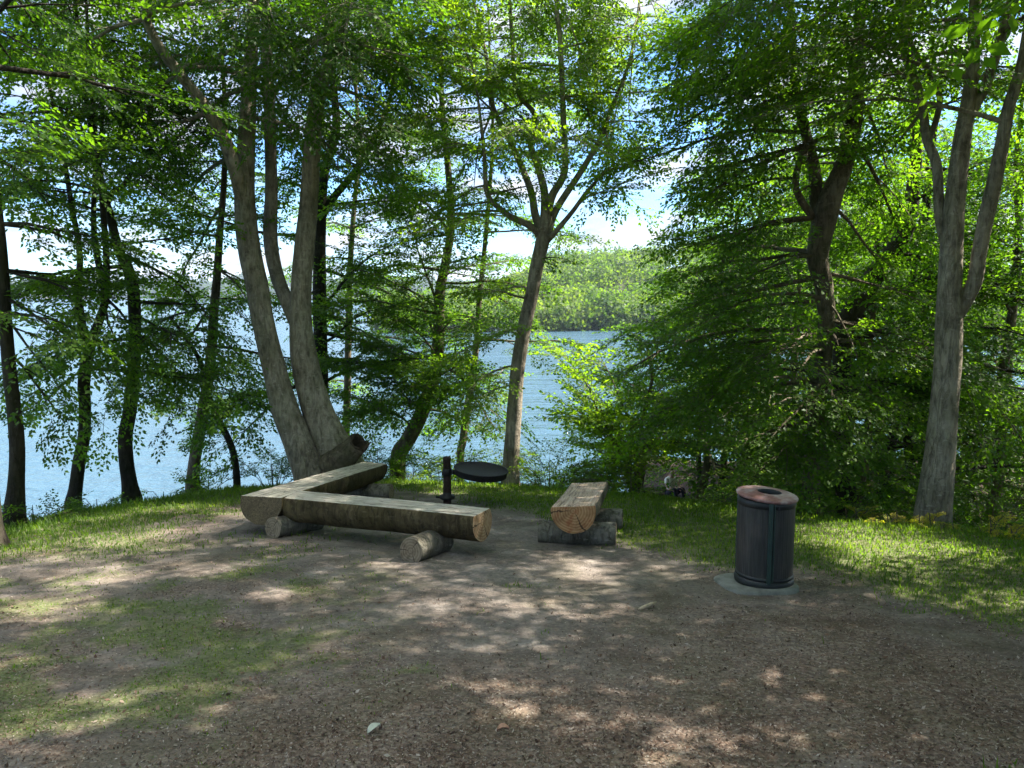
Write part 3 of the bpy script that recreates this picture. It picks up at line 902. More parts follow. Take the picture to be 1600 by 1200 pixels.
# ---- big tree on the right, forking
RY = 9.75
R0_ = [(1457, 812, 52), (1463, 760, 47), (1471, 690, 42), (1477, 620, 40), (1482, 560, 39), (1483, 500, 39), (1484, 440, 34), (1487, 380, 32), (1494, 300, 29), (1503, 220, 26), (1513, 160, 22), (1521, 95, 19), (1524, 0, 16)]
big = stemtree('tall grey tree at the right edge whose trunk forks into two stems above head height',
               [(R0_, RY, (4.5, .3, .3), dict(flare=.26, flute0=.12, sides=24, wob=.07)),
                ([(1488, 498, 28), (1508, 468, 24), (1523, 440, 22), (1530, 395, 21), (1541, 340, 22), (1551, 300, 22), (1566, 225, 20), (1576, 170, 18), (1594, 110, 16), (1606, 40, 13)], (RY, RY - .4), (4, .5, -.3), dict(sides=12)),
                ([(1511, 190, 17), (1527, 158, 17), (1542, 130, 16), (1566, 52, 14), (1580, 0, 12)], RY, (3, .5, 0), dict(sides=10)),
                ([(1478, 392, 12), (1468, 340, 15), (1464, 260, 15), (1449, 218, 14), (1438, 145, 12), (1418, 101, 10), (1408, 50, 8)], (RY, RY + .7), (2, -.3, .2), dict(sides=8)),
                ([(1449, 222, 10), (1462, 190, 10), (1468, 150, 9), (1450, 110, 8), (1425, 70, 7)], RY + .5, (1.5, -.3, 0), dict(sides=8))], BARK_GREY, LEAF, 44)
big.whorl(0, 15, .52, .98, 3.2, (10, 55), dens=.82, prefer=90, spread=250); big.whorl(1, 13, .3, .98, 3.0, (5, 55), dens=.82, prefer=60, spread=250); big.whorl(2, 7, .2, .98, 2.4, (10, 50), dens=.82); big.whorl(3, 8, .3, 1, 2.0, (0, 50), dens=.82); big.whorl(4, 4, .3, 1, 1.2, (0, 40))
for fr, k, tg in [(.7, 0, at(1400, 40, 10.8)), (.72, 0, at(1300, 30, 8.8)), (.72, 0, at(1470, 50, 8.6)), (.6, 1, at(1600, 150, 10.6)), (.65, 1, at(1500, 20, 10.6)), (.6, 3, at(1340, 120, 10.8)), (.8, 0, at(1200, 20, 9.2)), (.74, 0, at(1120, 60, 9.8)), (.45, 1, at(1620, 330, 10.6)),
                  (.8, 0, np.array([2.4, 7.0, 6.8])), (.84, 0, np.array([3.4, 6.0, 7.4])), (.86, 0, np.array([1.4, 7.8, 7.6])), (.8, 1, np.array([3.6, 5.2, 6.9])), (.85, 1, np.array([2.2, 5.8, 8.0])), (.9, 0, np.array([.6, 7.0, 8.4])), (.9, 1, np.array([4.2, 4.6, 8.2])), (.74, 0, np.array([4.2, 7.4, 5.5])), (.78, 0, np.array([5.2, 8, 6.6])), (.76, 0, np.array([3.2, 7.6, 5.5])), (.74, 0, np.array([2.2, 7.0, 5.7])), (.7, 1, np.array([4.6, 6.4, 5.8])), (.76, 0, np.array([3.4, 6.3, 5.7])), (.72, 1, np.array([2.4, 6.0, 5.8])), (.75, 1, np.array([4.4, 5.4, 6.2])), (.82, 0, np.array([1.2, 6.4, 6.2])), (.84, 0, np.array([2.8, 8.4, 6.6])), (.88, 0, np.array([3.2, 8.6, 8.2]))]:
    to(big, k, fr, tg, leaf_from=.3, dens=.95)
counts['big'] = big.finish()

# ---- crooked tree right of the middle, its foot veiled by leaves
KY = 11.6
K0 = [(1268, 806, 30), (1268, 740, 26), (1275, 660, 25), (1285, 580, 25), (1291, 500, 25), (1288, 450, 27), (1278, 410, 31), (1280, 380, 34), (1291, 330, 38), (1303, 295, 33), (1320, 255, 28), (1332, 200, 26), (1337, 150, 24), (1337, 100, 21), (1342, 50, 18), (1345, 0, 16)]
crook = stemtree('crooked brown trunk behind the litter bin, bending right halfway up among dense leaves',
                 [(K0, KY, (4.5, .3, .3), dict(flare=.15, sides=16)),
                  ([(1285, 350, 24), (1276, 318, 22), (1273, 270, 20), (1262, 220, 17), (1245, 150, 14), (1240, 80, 12), (1236, 0, 10)], (KY, KY + .7), (3, -.3, .3), dict(sides=10)),
                  ([(1270, 340, 12), (1250, 310, 12), (1243, 285, 11), (1250, 250, 9), (1262, 225, 8)], (KY, KY - .4), None, dict(sides=8))], BARK_MID, LEAF, 55)
crook.whorl(0, 24, .24, .98, 3.2, (-8, 50), dens=.95, prefer=100, spread=280); crook.whorl(1, 12, .2, 1, 3.0, (0, 50), dens=.82); crook.whorl(2, 4, .3, 1, 1.5, (0, 30))
for fr, k, tg in [(.24, 0, at(1040, 560, 11.2)), (.27, 0, at(960, 600, 11.8)), (.3, 0, at(1100, 520, 10.6)), (.2, 0, at(1090, 640, 10.6)), (.18, 0, at(1180, 650, 10.2)), (.33, 0, at(1000, 520, 12)), (.36, 0, at(1060, 440, 11.2)),
                  (.2, 0, at(1200, 690, 10.4)), (.25, 0, at(1210, 580, 10.2)), (.3, 0, at(1340, 560, 11.0)), (.2, 0, at(1390, 620, 10.8)), (.28, 0, at(1400, 540, 11)), (.36, 0, at(1150, 450, 10.6)), (.4, 0, at(1100, 390, 11)),
                  (.42, 0, at(1390, 450, 12.2)), (.2, 0, at(1000, 670, 12)), (.5, 0, at(1080, 330, 11.4)), (.55, 0, at(1030, 220, 12)), (.6, 1, at(1040, 150, 12.2)), (.48, 0, at(1040, 300, 12.2)), (.4, 0, at(1060, 390, 12)), (.55, 0, at(1090, 240, 10.8)), (.6, 0, at(1060, 160, 11)), (.65, 0, at(1130, 120, 10.5)), (.7, 0, at(1060, 60, 10.8)),
                  (.6, 1, at(1160, 200, 12)), (.7, 1, at(1180, 60, 12)), (.5, 1, at(1150, 290, 11)), (.55, 0, at(1400, 300, 12.4)), (.65, 0, at(1420, 200, 12.4)), (.7, 0, at(1270, 90, 12.6)), (.6, 0, at(1230, 180, 12.4)),
                  (.16, 0, at(1330, 680, 11)), (.24, 0, at(1240, 600, 10.1)), (.22, 0, at(1300, 620, 10.3)), (.14, 0, at(1210, 720, 10.1)), (.17, 0, at(1290, 700, 10.4)), (.2, 0, at(1260, 655, 10.2)), (.12, 0, at(1330, 740, 10.6)), (.27, 0, at(1180, 570, 10.1)), (.26, 0, at(1310, 540, 10.5)), (.15, 0, at(1150, 690, 10.4)), (.24, 0, at(1120, 590, 10.6)), (.5, 0, at(1420, 400, 12.6))]:
    to(crook, k, fr, tg, leaf_from=.22, dens=1.0)
counts['crook'] = crook.finish()

# ---- dark tree crossing behind it
X0 = [(1322, 800, 30), (1318, 700, 28), (1316, 560, 28), (1322, 505, 30), (1342, 470, 32), (1362, 435, 32), (1395, 395, 30), (1418, 350, 24), (1427, 290, 20), (1432, 220, 17), (1425, 120, 14), (1420, 0, 12)]
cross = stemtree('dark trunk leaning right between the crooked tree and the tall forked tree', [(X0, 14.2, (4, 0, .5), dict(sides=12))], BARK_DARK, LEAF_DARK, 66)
cross.whorl(0, 20, .25, .98, 3.2, (-5, 50), dens=.7); 
for fr, tg in [(.3, at(1560, 520, 14)), (.35, at(1600, 440, 14)), (.25, at(1540, 620, 13)), (.3, at(1420, 560, 13)), (.4, at(1560, 360, 14)), (.28, at(1480, 640, 13.4)), (.5, at(1180, 350, 14))]:
    to(cross, 0, fr, tg, leaf_from=.2, dens=1.1)
counts['cross'] = cross.finish()

# ---- trees on the slope between the twin beech and the middle tree
T2 = thin([(505, 705, 26), (503, 600, 24), (500, 500, 24), (499, 420, 23), (501, 340, 20), (507, 270, 17), (525, 200, 14), (520, 110, 12), (525, 0, 10)], 0.9)
t = stemtree('dark straight trunk seen just right of the twin stemmed beech', [(T2, 15.2, (4, .3, .3), dict(sides=12)),
     ([(500, 345, 12), (520, 310, 12), (555, 268, 11), (580, 225, 9), (602, 175, 8), (615, 120, 6)], 15.2, (1.5, .4, 0), dict(sides=8))], BARK_DARK, LEAF, 71)
t.whorl(0, 22, .18, .98, 3.0, (-8, 45), dens=.85); t.whorl(1, 7, .3, 1, 1.8, (0, 40), dens=.8)
for fr, tg in [(.22, at(620, 600, 14)), (.2, at(560, 570, 13.5)), (.18, at(650, 560, 13.8)), (.25, at(600, 480, 14)), (.3, at(620, 380, 14))]: to(t, 0, fr, tg, leaf_from=.25, dens=1.1)
counts['t2'] = t.finish()
T5 = thin([(622, 716, 30), (636, 690, 28), (655, 655, 27), (672, 610, 26), (682, 565, 24), (686, 500, 21), (687, 460, 19), (696, 412, 16), (705, 350, 14), (700, 260, 12), (690, 150, 10), (690, 0, 8)], 0.85)
t = stemtree('brown trunk leaning right on the lake slope, left of the fire pan', [(T5, 15.4, (4, 0, .3), dict(sides=12))], BARK_MID, LEAF_DARK, 72)
t.whorl(0, 24, .14, .98, 2.6, (-10, 45), dens=.95)
for fr, tg in [(.12, at(560, 620, 14.4)), (.14, at(610, 590, 14.2)), (.2, at(720, 570, 14.6)), (.15, at(680, 600, 14)), (.24, at(640, 450, 14.6)), (.22, at(590, 540, 14.4)), (.3, at(640, 330, 15)), (.2, at(540, 500, 14.8)), (.22, at(620, 500, 14)), (.26, at(730, 500, 14.6)), (.3, at(560, 420, 14.4)), (.16, at(590, 640, 14)), (.34, at(740, 410, 14.6)), (.4, at(620, 260, 14.6)), (.12, at(700, 600, 14.6))]: to(t, 0, fr, tg, leaf_from=.2, dens=1.2)
counts['t5'] = t.finish()
T4 = thin([(719, 715, 18), (723, 690, 17), (731, 630, 16), (738, 590, 15), (744, 545, 14), (749, 467, 13), (756, 400, 11), (765, 300, 9), (770, 200, 7), (765, 80, 5)], 0.68)
t = stemtree('thin reddish brown trunk standing between the leaning tree and the sunlit middle tree', [(T4, 16.5, (3, 0, 0), dict(sides=10))], BARK_MID, LEAF, 73)
t.whorl(0, 22, .25, .98, 2.2, (-5, 45), scale=.75)
counts['t4'] = t.finish()
T6 = [(541, 700, 12), (543, 600, 11), (545, 500, 10), (547, 420, 9), (552, 340, 8), (560, 240, 7), (556, 120, 5)]
t = stemtree('thin pole like trunk left of the leaning brown trunk', [(T6, 17.5, (2, 0, 0), dict(sides=8))], BARK_MID, LEAF, 74)
t.whorl(0, 20, .28, .98, 2.2, (-5, 40), scale=.75)
counts['t6'] = t.finish()

# ---- dark trees along the left edge of the knoll
L1 = thin([(22, 806, 40), (25, 760, 31), (27, 700, 28), (22, 640, 27), (16, 590, 26), (10, 520, 24), (6, 450, 22), (2, 380, 19), (-6, 300, 16), (-10, 200, 13), (-14, 80, 10)], 0.78)
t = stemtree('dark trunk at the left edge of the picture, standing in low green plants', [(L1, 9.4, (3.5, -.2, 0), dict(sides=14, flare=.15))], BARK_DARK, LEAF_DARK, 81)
t.whorl(0, 18, .26, .98, 2.1, (-5, 40), scale=.75, dens=.95)
for fr, tg in [(.32, at(130, 560, 9.3)), (.36, at(140, 470, 9.4)), (.42, at(160, 400, 9.6)), (.5, at(90, 340, 9.2)), (.3, at(90, 600, 9.2)), (.26, at(100, 660, 9.6)), (.55, at(120, 270, 9))]: to(t, 0, fr, tg, scale=.7, leaf_from=.2, dens=.75)
counts['l1'] = t.finish()
L2 = thin([(115, 790, 30), (118, 765, 24), (124, 720, 22), (131, 685, 22), (133, 640, 22), (131, 600, 22), (136, 560, 21), (144, 530, 19), (155, 500, 16), (165, 465, 14), (166, 400, 12), (160, 320, 10), (150, 220, 8)], 0.8)
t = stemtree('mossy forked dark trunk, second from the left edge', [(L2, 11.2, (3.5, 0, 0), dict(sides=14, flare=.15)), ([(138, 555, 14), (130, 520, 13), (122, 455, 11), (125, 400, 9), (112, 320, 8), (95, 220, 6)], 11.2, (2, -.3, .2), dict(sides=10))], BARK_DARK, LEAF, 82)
t.whorl(0, 16, .26, .98, 2.0, (-8, 40), scale=.75, dens=.95); t.whorl(1, 8, .2, 1, 1.6, (0, 40), scale=.7, dens=.6)
for fr, tg in [(.3, at(190, 640, 10.8)), (.28, at(60, 640, 10.9)), (.34, at(70, 560, 10.8)), (.4, at(240, 560, 10.8))]: to(t, 0, fr, tg, scale=.7, leaf_from=.25, dens=.75)
counts['l2'] = t.finish()
L3 = thin([(206, 783, 38), (202, 755, 29), (197, 720, 27), (196, 680, 26), (203, 640, 25), (208, 590, 24), (211, 540, 23), (210, 480, 23), (206, 440, 22), (196, 410, 20), (185, 390, 18), (174, 345, 16), (164, 310, 15), (155, 270, 13), (146, 220, 11), (130, 120, 9)], 0.78)
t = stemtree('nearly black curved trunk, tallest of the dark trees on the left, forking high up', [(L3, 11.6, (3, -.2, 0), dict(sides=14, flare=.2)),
     ([(167, 318, 10), (176, 300, 9), (190, 292, 8), (205, 270, 6)], 11.6, None, dict(sides=8)), ([(165, 470, 11), (158, 430, 11), (150, 390, 10), (146, 340, 8), (150, 260, 7)], 12.0, (1.5, 0, 0), dict(sides=8))], BARK_DARK, LEAF_DARK, 83)
t.whorl(0, 18, .26, .98, 2.1, (-8, 40), scale=.75, dens=.95)
for fr, tg in [(.28, at(290, 640, 11.2)), (.32, at(300, 560, 11.4)), (.42, at(330, 500, 11.4)), (.6, at(280, 330, 11)), (.65, at(60, 320, 11)), (.7, at(240, 260, 11)), (.4, at(120, 480, 11))]: to(t, 0, fr, tg, scale=.7, leaf_from=.25, dens=.75)
counts['l3'] = t.finish()
L4 = thin([(301, 770, 28), (303, 730, 23), (309, 690, 22), (318, 640, 22), (326, 590, 20), (331, 540, 19), (335, 480, 17), (339, 430, 15), (343, 370, 13), (350, 280, 11), (352, 180, 9), (345, 60, 7)], 0.82)
t = stemtree('moss green trunk on the bank left of the twin stemmed beech', [(L4, 13.6, (3, 0, 0), dict(sides=12, flare=.15))], BARK_MID, LEAF, 84)
t.whorl(0, 18, .24, .98, 2.1, (-10, 40), scale=.75, dens=.95)
for fr, tg in [(.3, at(400, 600, 13.2)), (.28, at(380, 640, 13)), (.35, at(260, 600, 13)), (.4, at(390, 480, 13)), (.5, at(260, 470, 13))]: to(t, 0, fr, tg, scale=.7, leaf_from=.25, dens=.75)
counts['l4'] = t.finish()
L5 = [(371, 768, 12), (369, 735, 11), (364, 705, 11), (354, 680, 11), (338, 650, 10), (325, 615, 9), (318, 580, 8), (305, 550, 7), (285, 520, 6), (265, 495, 5)]
t = stemtree('thin bent dark sapling between the mossy trunk and the twin stemmed beech', [(L5, 12.9, None, dict(sides=8)), ([(342, 656, 7), (352, 650, 6), (362, 638, 5), (374, 615, 4)], 12.9, None, dict(sides=6))], BARK_DARK, LEAF_DARK, 85, 'sapling')
t.whorl(0, 9, .35, 1, 1.0, (-10, 30), scale=.6); t.whorl(1, 3, .4, 1, .6, (-10, 30), scale=.5)
counts['l5'] = t.finish()
# trunk cut by the left border
P, r = pix_stem([(-14, 866, 52), (-18, 820, 38), (-22, 740, 34), (-26, 600, 38), (-30, 450, 34), (-36, 300, 28), (-40, 100, 24)], 7.6)
P, r = rise(P, r, 4, -.3, 0)
t = Tree('beech_tree', 'tree whose flared dark foot just shows at the left border above the grass', (P[0][0], P[0][1], H(P[0][0], P[0][1])), BARK_DARK, LEAF_DARK, 86)
t.stem(P, r, 'trunk', 14, .05, flare=.2)
t.whorl(0, 14, .5, .98, 2.2, (5, 45), dens=.6)
for fr, tg in [(.6, at(40, 130, 8.6)), (.7, at(60, 50, 8.6))]: to(t, 0, fr, tg, leaf_from=.3, dens=.7)
counts['l0'] = t.finish()

# ---- slim trees down in the wood on the right
def wood_tree(u, y, w, hgt, lean, bark, leaf, seed, label, group=None, nb=18, L=2.6, t0=.2, dens=1.0, scale=.9, v0=740, tgs=()):
    b = at(u, v0, y); z = H(b[0], y)
    n_ = 7; P = np.array([[b[0] + lean * hgt * (k / n_) ** 1.3 + R.gauss(0, .06 * (k > 0)), y + R.gauss(0, .06), z - .15 + hgt * k / n_] for k in range(n_ + 1)])
    r0 = px(w, u, v0, y) / 2; r = r0 * (1 - np.linspace(0, .8, n_ + 1))
    t = Tree('wood_tree', label, (P[0][0], P[0][1], z), bark, leaf, seed, 'tree', group)
    t.limb_min = 9; t.stem(P, r, 'trunk', 10, flare=.15)
    t.whorl(0, nb, t0, .98, L, (-5, 50), dens=dens, scale=scale)
    for fr, tg in tgs: to(t, 0, fr, tg, leaf_from=.2, dens=1.0, scale=.8)
    counts['w%d' % seed] = t.finish(True)
    return t


G = 'slim trees in the shaded wood behind the litter bin'
wl = 'one of the slim dark trees in the shaded wood beyond the litter bin'
wa = wood_tree(1000, 15.5, 15, 4.3, .01, BARK_MID, LEAF_LIGHT, 91, 'slim brown trunk at the lake end of the shaded wood, right of the tan bench', G, 20, 2.4, .3, tgs=[(.28, at(880, 555, 14.6)), (.26, at(920, 600, 14.4)), (.22, at(900, 640, 14.6)), (.3, at(940, 560, 14.8)), (.2, at(950, 660, 14.4))])
wood_tree(985, 17.5, 8, 3.4, -.03, BARK_MID, LEAF_LIGHT, 92, 'thinnest pole at the lake end of the shaded wood', G, 14, 1.8, .45)
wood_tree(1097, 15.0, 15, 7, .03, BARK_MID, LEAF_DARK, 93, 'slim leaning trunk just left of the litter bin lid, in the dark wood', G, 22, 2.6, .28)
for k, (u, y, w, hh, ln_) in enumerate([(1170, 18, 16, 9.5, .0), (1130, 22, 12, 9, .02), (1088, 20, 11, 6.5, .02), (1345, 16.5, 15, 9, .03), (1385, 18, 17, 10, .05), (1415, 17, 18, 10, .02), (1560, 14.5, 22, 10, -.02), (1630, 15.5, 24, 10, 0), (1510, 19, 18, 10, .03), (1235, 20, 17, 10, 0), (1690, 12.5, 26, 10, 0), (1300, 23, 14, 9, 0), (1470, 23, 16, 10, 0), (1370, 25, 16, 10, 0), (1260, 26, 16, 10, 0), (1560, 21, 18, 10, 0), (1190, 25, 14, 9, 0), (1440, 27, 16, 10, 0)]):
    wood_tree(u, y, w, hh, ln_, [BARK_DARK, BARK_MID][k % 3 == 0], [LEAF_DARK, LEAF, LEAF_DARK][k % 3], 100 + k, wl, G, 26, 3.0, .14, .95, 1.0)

# ---- trees outside the picture, right of and behind the viewer, that shade the clearing
for k, (x, y, h_, L_) in enumerate([(9.2, 5.6, 12, 4.2), (12.0, 8.2, 13, 4.4), (8.8, .8, 12, 4.4), (13, 3.0, 13, 4.6), (5.2, -3.0, 12, 4.2), (-4.5, -3.5, 12, 4.2), (10.5, -3.5, 13, 4.4), (-9.5, .5, 11, 3.6), (6.4, 3.0, 11.5, 3.8)]):
    z = H(x, y); n_ = 7
    P = np.array([[x + R.gauss(0, .1), y + R.gauss(0, .1), z - .15 + h_ * q_ / n_] for q_ in range(n_ + 1)])
    t = Tree('beech_tree', 'tall beech standing outside the view and shading the clearing', (x, y, z), BARK_GREY, LEAF, 140 + k, 'tree', 'beeches outside the view shading the clearing')
    t.limb_min = 9; t.stem(P, .24 * (1 - np.linspace(0, .8, n_ + 1)), 'trunk', 12, .05, flare=.2)
    t.whorl(0, 26, .42 if k == 8 else .34, .98, L_, (0, 55), dens=1.4, scale=1.2, leaf_from=.2)
    if k == 8:
        for fr, tg in [(.6, (2.6, 4.4, 7.2)), (.65, (1.6, 3.4, 7.8)), (.7, (3.0, 5.6, 8.2)), (.7, (.6, 4.8, 8.4)), (.6, (3.2, 2.4, 6.8)), (.75, (-.4, 3.8, 8.8)), (.55, (4.0, 4.6, 6.2)), (.8, (1.2, 6.2, 9.0)), (.8, (-1.2, 5.4, 9.0))]:
            to(t, 0, fr, tg, leaf_from=.2, dens=1.0, scale=1.0)
    counts['off%d' % k] = t.finish(True, False, 1.25)

# ---- low plants along the rim of the knoll
def shrub(u, v, y, hgt, wid, n_, leaf, label, seed, name='shrub', group=None, scale=.4):
    b = at(u, v, y); z = H(b[0], y)
    t = Tree(name, label, (b[0], y, z), BARK_MID, leaf, seed, 'plant', group)
    for k in range(n_):
        a = k * 2.4 + t.r.random(); el = rad(t.r.uniform(35, 80)); d = np.array([math.cos(a) * math.cos(el), math.sin(a) * math.cos(el), math.sin(el)])
        p0 = np.array([b[0] + math.cos(a) * wid * .15, y + math.sin(a) * wid * .15, z - .03]); L = hgt * t.r.uniform(.7, 1.1)
        pts = np.array([p0, p0 + d * L * .5, p0 + d * L * .85 + np.array([math.cos(a), math.sin(a), -.1]) * wid * .2, p0 + d * L + np.array([math.cos(a), math.sin(a), -.4]) * wid * .3])
        t.limbs.tube(pts - t.base, np.linspace(.008, .003, 4), 4, 0, False); t.has_limbs = True
        t.sprays(pts, .3, 1.4, scale)
    mb = MB(); mb.tube(np.array([(0, 0, -.05), (0.01, 0, hgt * .3), (.0, .02, hgt * .7)]), [.012, .01, .004], 5, 0, False); mb.build('stem', BARK_MID, t.root)
    t.crown.build('foliage', [leaf, BARK_MID], t.root, False, True, .8, t.limbs)


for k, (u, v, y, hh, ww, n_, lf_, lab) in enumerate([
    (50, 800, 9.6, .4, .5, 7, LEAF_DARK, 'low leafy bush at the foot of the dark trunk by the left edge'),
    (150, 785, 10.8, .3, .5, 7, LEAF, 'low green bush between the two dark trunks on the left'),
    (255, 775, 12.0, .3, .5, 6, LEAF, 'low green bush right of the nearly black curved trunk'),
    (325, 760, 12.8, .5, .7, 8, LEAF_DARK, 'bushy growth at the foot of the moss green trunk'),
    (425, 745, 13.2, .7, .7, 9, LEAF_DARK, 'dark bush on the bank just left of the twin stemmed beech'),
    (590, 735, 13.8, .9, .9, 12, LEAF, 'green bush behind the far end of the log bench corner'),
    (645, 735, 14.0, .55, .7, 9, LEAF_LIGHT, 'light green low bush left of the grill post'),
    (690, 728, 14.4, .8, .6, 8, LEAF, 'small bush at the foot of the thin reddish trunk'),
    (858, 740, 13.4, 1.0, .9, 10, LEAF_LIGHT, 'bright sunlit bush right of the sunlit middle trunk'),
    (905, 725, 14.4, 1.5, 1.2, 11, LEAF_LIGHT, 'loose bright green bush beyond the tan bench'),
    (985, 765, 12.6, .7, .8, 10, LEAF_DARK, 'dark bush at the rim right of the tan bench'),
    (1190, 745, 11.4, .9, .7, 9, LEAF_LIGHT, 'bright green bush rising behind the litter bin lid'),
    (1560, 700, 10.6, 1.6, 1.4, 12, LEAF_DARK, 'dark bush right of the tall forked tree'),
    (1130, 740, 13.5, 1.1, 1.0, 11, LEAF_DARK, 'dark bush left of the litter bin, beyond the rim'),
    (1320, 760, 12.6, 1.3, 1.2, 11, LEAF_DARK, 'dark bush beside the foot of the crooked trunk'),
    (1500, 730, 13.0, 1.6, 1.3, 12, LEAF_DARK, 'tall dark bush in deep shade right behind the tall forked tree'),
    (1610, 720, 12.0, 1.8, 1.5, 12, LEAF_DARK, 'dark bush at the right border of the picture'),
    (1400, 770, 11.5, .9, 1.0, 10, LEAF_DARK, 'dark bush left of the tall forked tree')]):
    shrub(u, v, y, hh, ww, n_, lf_, lab, 200 + k, scale=.45 if hh < 1 else .6)
SG = 'seedlings with yellowing leaves along the right rim'
for k in range(22):
    u = 1255 + k * 17 + R.uniform(-6, 6); yb = 10.2 - 1.75 * (u - 1255) / 360 - .25 + R.uniform(-.15, .25)
    shrub(u, 800, yb, R.uniform(.12, .32), .2, R.randint(1, 3), LEAF_YELLOW if R.random() < .5 else LEAF,
          'small seedling with yellowing leaves on the grassy rim at the right', 300 + k, 'seedling', SG, R.uniform(.1, .17))
print('SPRAYS', sum(counts.values()), counts)


# ==================================================================  LOGS, GRILL, BIN
def frame(o, loc, xdir, roll=0):
    """place o at loc with local x along xdir (z kept up), rolled about x"""
    x = Vector(xdir).normalized(); z = Vector((0, 0, 1)); y = z.cross(x).normalized(); z = x.cross(y)
    m = Matrix((x, y, z)).transposed().to_4x4() @ Matrix.Rotation(roll, 4, 'X')
    m.translation = Vector(loc)
    o.matrix_world = m


def log_mesh(name, L, R0, R1, flat, mats, parent, seed, cut0=0.0, cut1=0.0, sides=40, segs=40, wob=.055, chip=.004):
    """log along +x from 0 to L, axis at z=0, sawn flat at z=flat (None: round). mats bark, top, end. cut: shear of the end plane with y"""
    r_ = np.random.default_rng(seed)
    th_a = np.linspace(0, 2 * math.pi, sides, endpoint=False)
    V = []; top = []
    bow = r_.uniform(-.012, .012)
    for i_ in range(segs + 1):
        t = i_ / segs; Rr = R0 + (R1 - R0) * t
        nz = fbm(np.cos(th_a) * 1.6 + t * L * 1.5 + seed, np.sin(th_a) * 1.6 + 3 + t * L * .6, seed, 4) - .5
        Rt = Rr * (1 + wob * 2 * nz)
        y = Rt * np.cos(th_a) + bow * math.sin(math.pi * t); z = Rt * np.sin(th_a)
        if flat is not None:
            f = flat + .010 * (fbm(np.full(sides, t * L * 2.2) + seed, y * 3, seed + 3, 2) - .5)
            z = np.minimum(z, f)
        x = t * L + (cut0 * (1 - t) ** 6 + cut1 * t ** 6) * y
        V.append(np.stack([x, y, z], 1))
        top.append(z)
    V = np.concatenate(V); F = []; M = []; SM = []
    zz_ = np.concatenate(top)
    for i_ in range(segs):
        for j_ in range(sides):
            k = (j_ + 1) % sides
            q = [i_ * sides + j_, i_ * sides + k, (i_ + 1) * sides + k, (i_ + 1) * sides + j_]
            istop = flat is not None and all(zz_[a] > flat - .0065 for a in q)
            F.append(q); M.append(1 if istop else 0); SM.append(not istop)
    F.append(list(range(sides))[::-1]); M.append(2); SM.append(False)
    F.append([segs * sides + j_ for j_ in range(sides)]); M.append(2); SM.append(False)
    me = new_mesh(name, V, np.concatenate([np.array(f) for f in F]), [len(f) for f in F], mats, M)
    me.polygons.foreach_set('use_smooth', np.array(SM, bool))
    o = link(name, me, parent)
    b = o.modifiers.new('worn_edges', 'BEVEL'); b.width = .007; b.segments = 2; b.limit_method = 'ANGLE'; b.angle_limit = rad(38)
    return o


SEAT = .42
def plane_z(y): return -0.125 * y


def bench(name, label, A, B, R0, R1, flat, mats, supports, seed, roll=0, cut0=0, cut1=0):
    """A,B plan positions of the axis ends; supports: (plan start, plan end, radius)"""
    a = Vector((A[0], A[1], plane_z(A[1]) + SEAT - flat)); b = Vector((B[0], B[1], plane_z(B[1]) + SEAT - flat))
    root = empty(name); tag(root, label, 'log bench', 'split log benches round the fire place')
    root.location = (A[0], A[1], H(A[0], A[1]))
    bpy.context.view_layer.update()
    lg = log_mesh('seat_log', (b - a).length, R0, R1, flat, mats, root, seed, cut0, cut1)
    frame(lg, a, b - a, roll)
    for k, (s0, s1, sr) in enumerate(supports):
        z0 = H(*s0) + sr * .78; z1 = H(*s1) + sr * .78
        p = Vector((*s0, z0)); q_ = Vector((*s1, z1))
        sp = log_mesh('support_log', (q_ - p).length, sr, sr * 1.03, None, [SUPPORT_BARK, TOP_GREY, END_GREY], root, seed + 10 + k, 0, 0, 28, 10, .05)
        frame(sp, p, q_ - p)
    return root


bench('log_bench', 'long grey split log bench lying crosswise nearest to the viewer, bark on its front side',
      (-.285, 6.95), (-2.51, 8.121), .185, .205, .105, [LOG_BARK, TOP_GREY, END_TAN],
      [((-.955, 6.70), (-.70, 7.2), .128)], 3, 0, 0.0, -.333)
bench('log_bench', 'grey split log bench running back from the corner towards the twin stemmed beech',
      (-2.78, 7.93), (-2.19, 11.50), .252, .235, .062, [LOG_BARK, TOP_GREY, MITRE],
      [((-2.62, 7.80), (-2.28, 8.36), .125), ((-2.62, 10.86), (-1.80, 10.72), .115)], 5, 0, 0.02, .25)
bench('log_bench', 'short tan half log bench with an orange end face, standing alone right of the grill',
      (.625, 7.28), (.985, 9.12), .236, .236, .05, [SUPPORT_BARK, TOP_TAN, END_ORANGE],
      [((.29, 7.66), (1.10, 7.52), .125), ((.58, 8.60), (1.31, 8.46), .125)], 8, rad(-5))

# --- swivel grill
gx, gy = at(699, 785, 10.1)[:2]; gz = H(gx, gy)
grill = empty('swivel_grill', (gx, gy, gz))
tag(grill, 'black iron post with a round fire pan swung out on its right side', 'grill')
m = MB(); m.lathe([(.0, -.12), (.056, -.12), (.058, .02), (.055, .3), (.054, .63), (.058, .635), (.058, .665), (.05, .675), (0, .677)], 20)
m.build('post', IRON_RUST, grill)
m = MB(); m.lathe([(.053, .075), (.105, .08), (.112, .10), (.105, .12), (.062, .125), (.06, .17), (.053, .175)], 20)
m.tube([(-.10, -.02, .10), (-.16, -.03, .11)], [.014, .016], 8)
m.build('collar', IRON, grill)
m = MB()
m.tube([(.03, 0, .46), (.06, .0, .462), (.13, .005, .455)], [.028, .028, .03], 10)
m.lathe([(.06, .41), (.068, .415), (.068, .505), (.06, .51)], 20)
m.build('arm', IRON, grill)
pr = .375
m = MB()
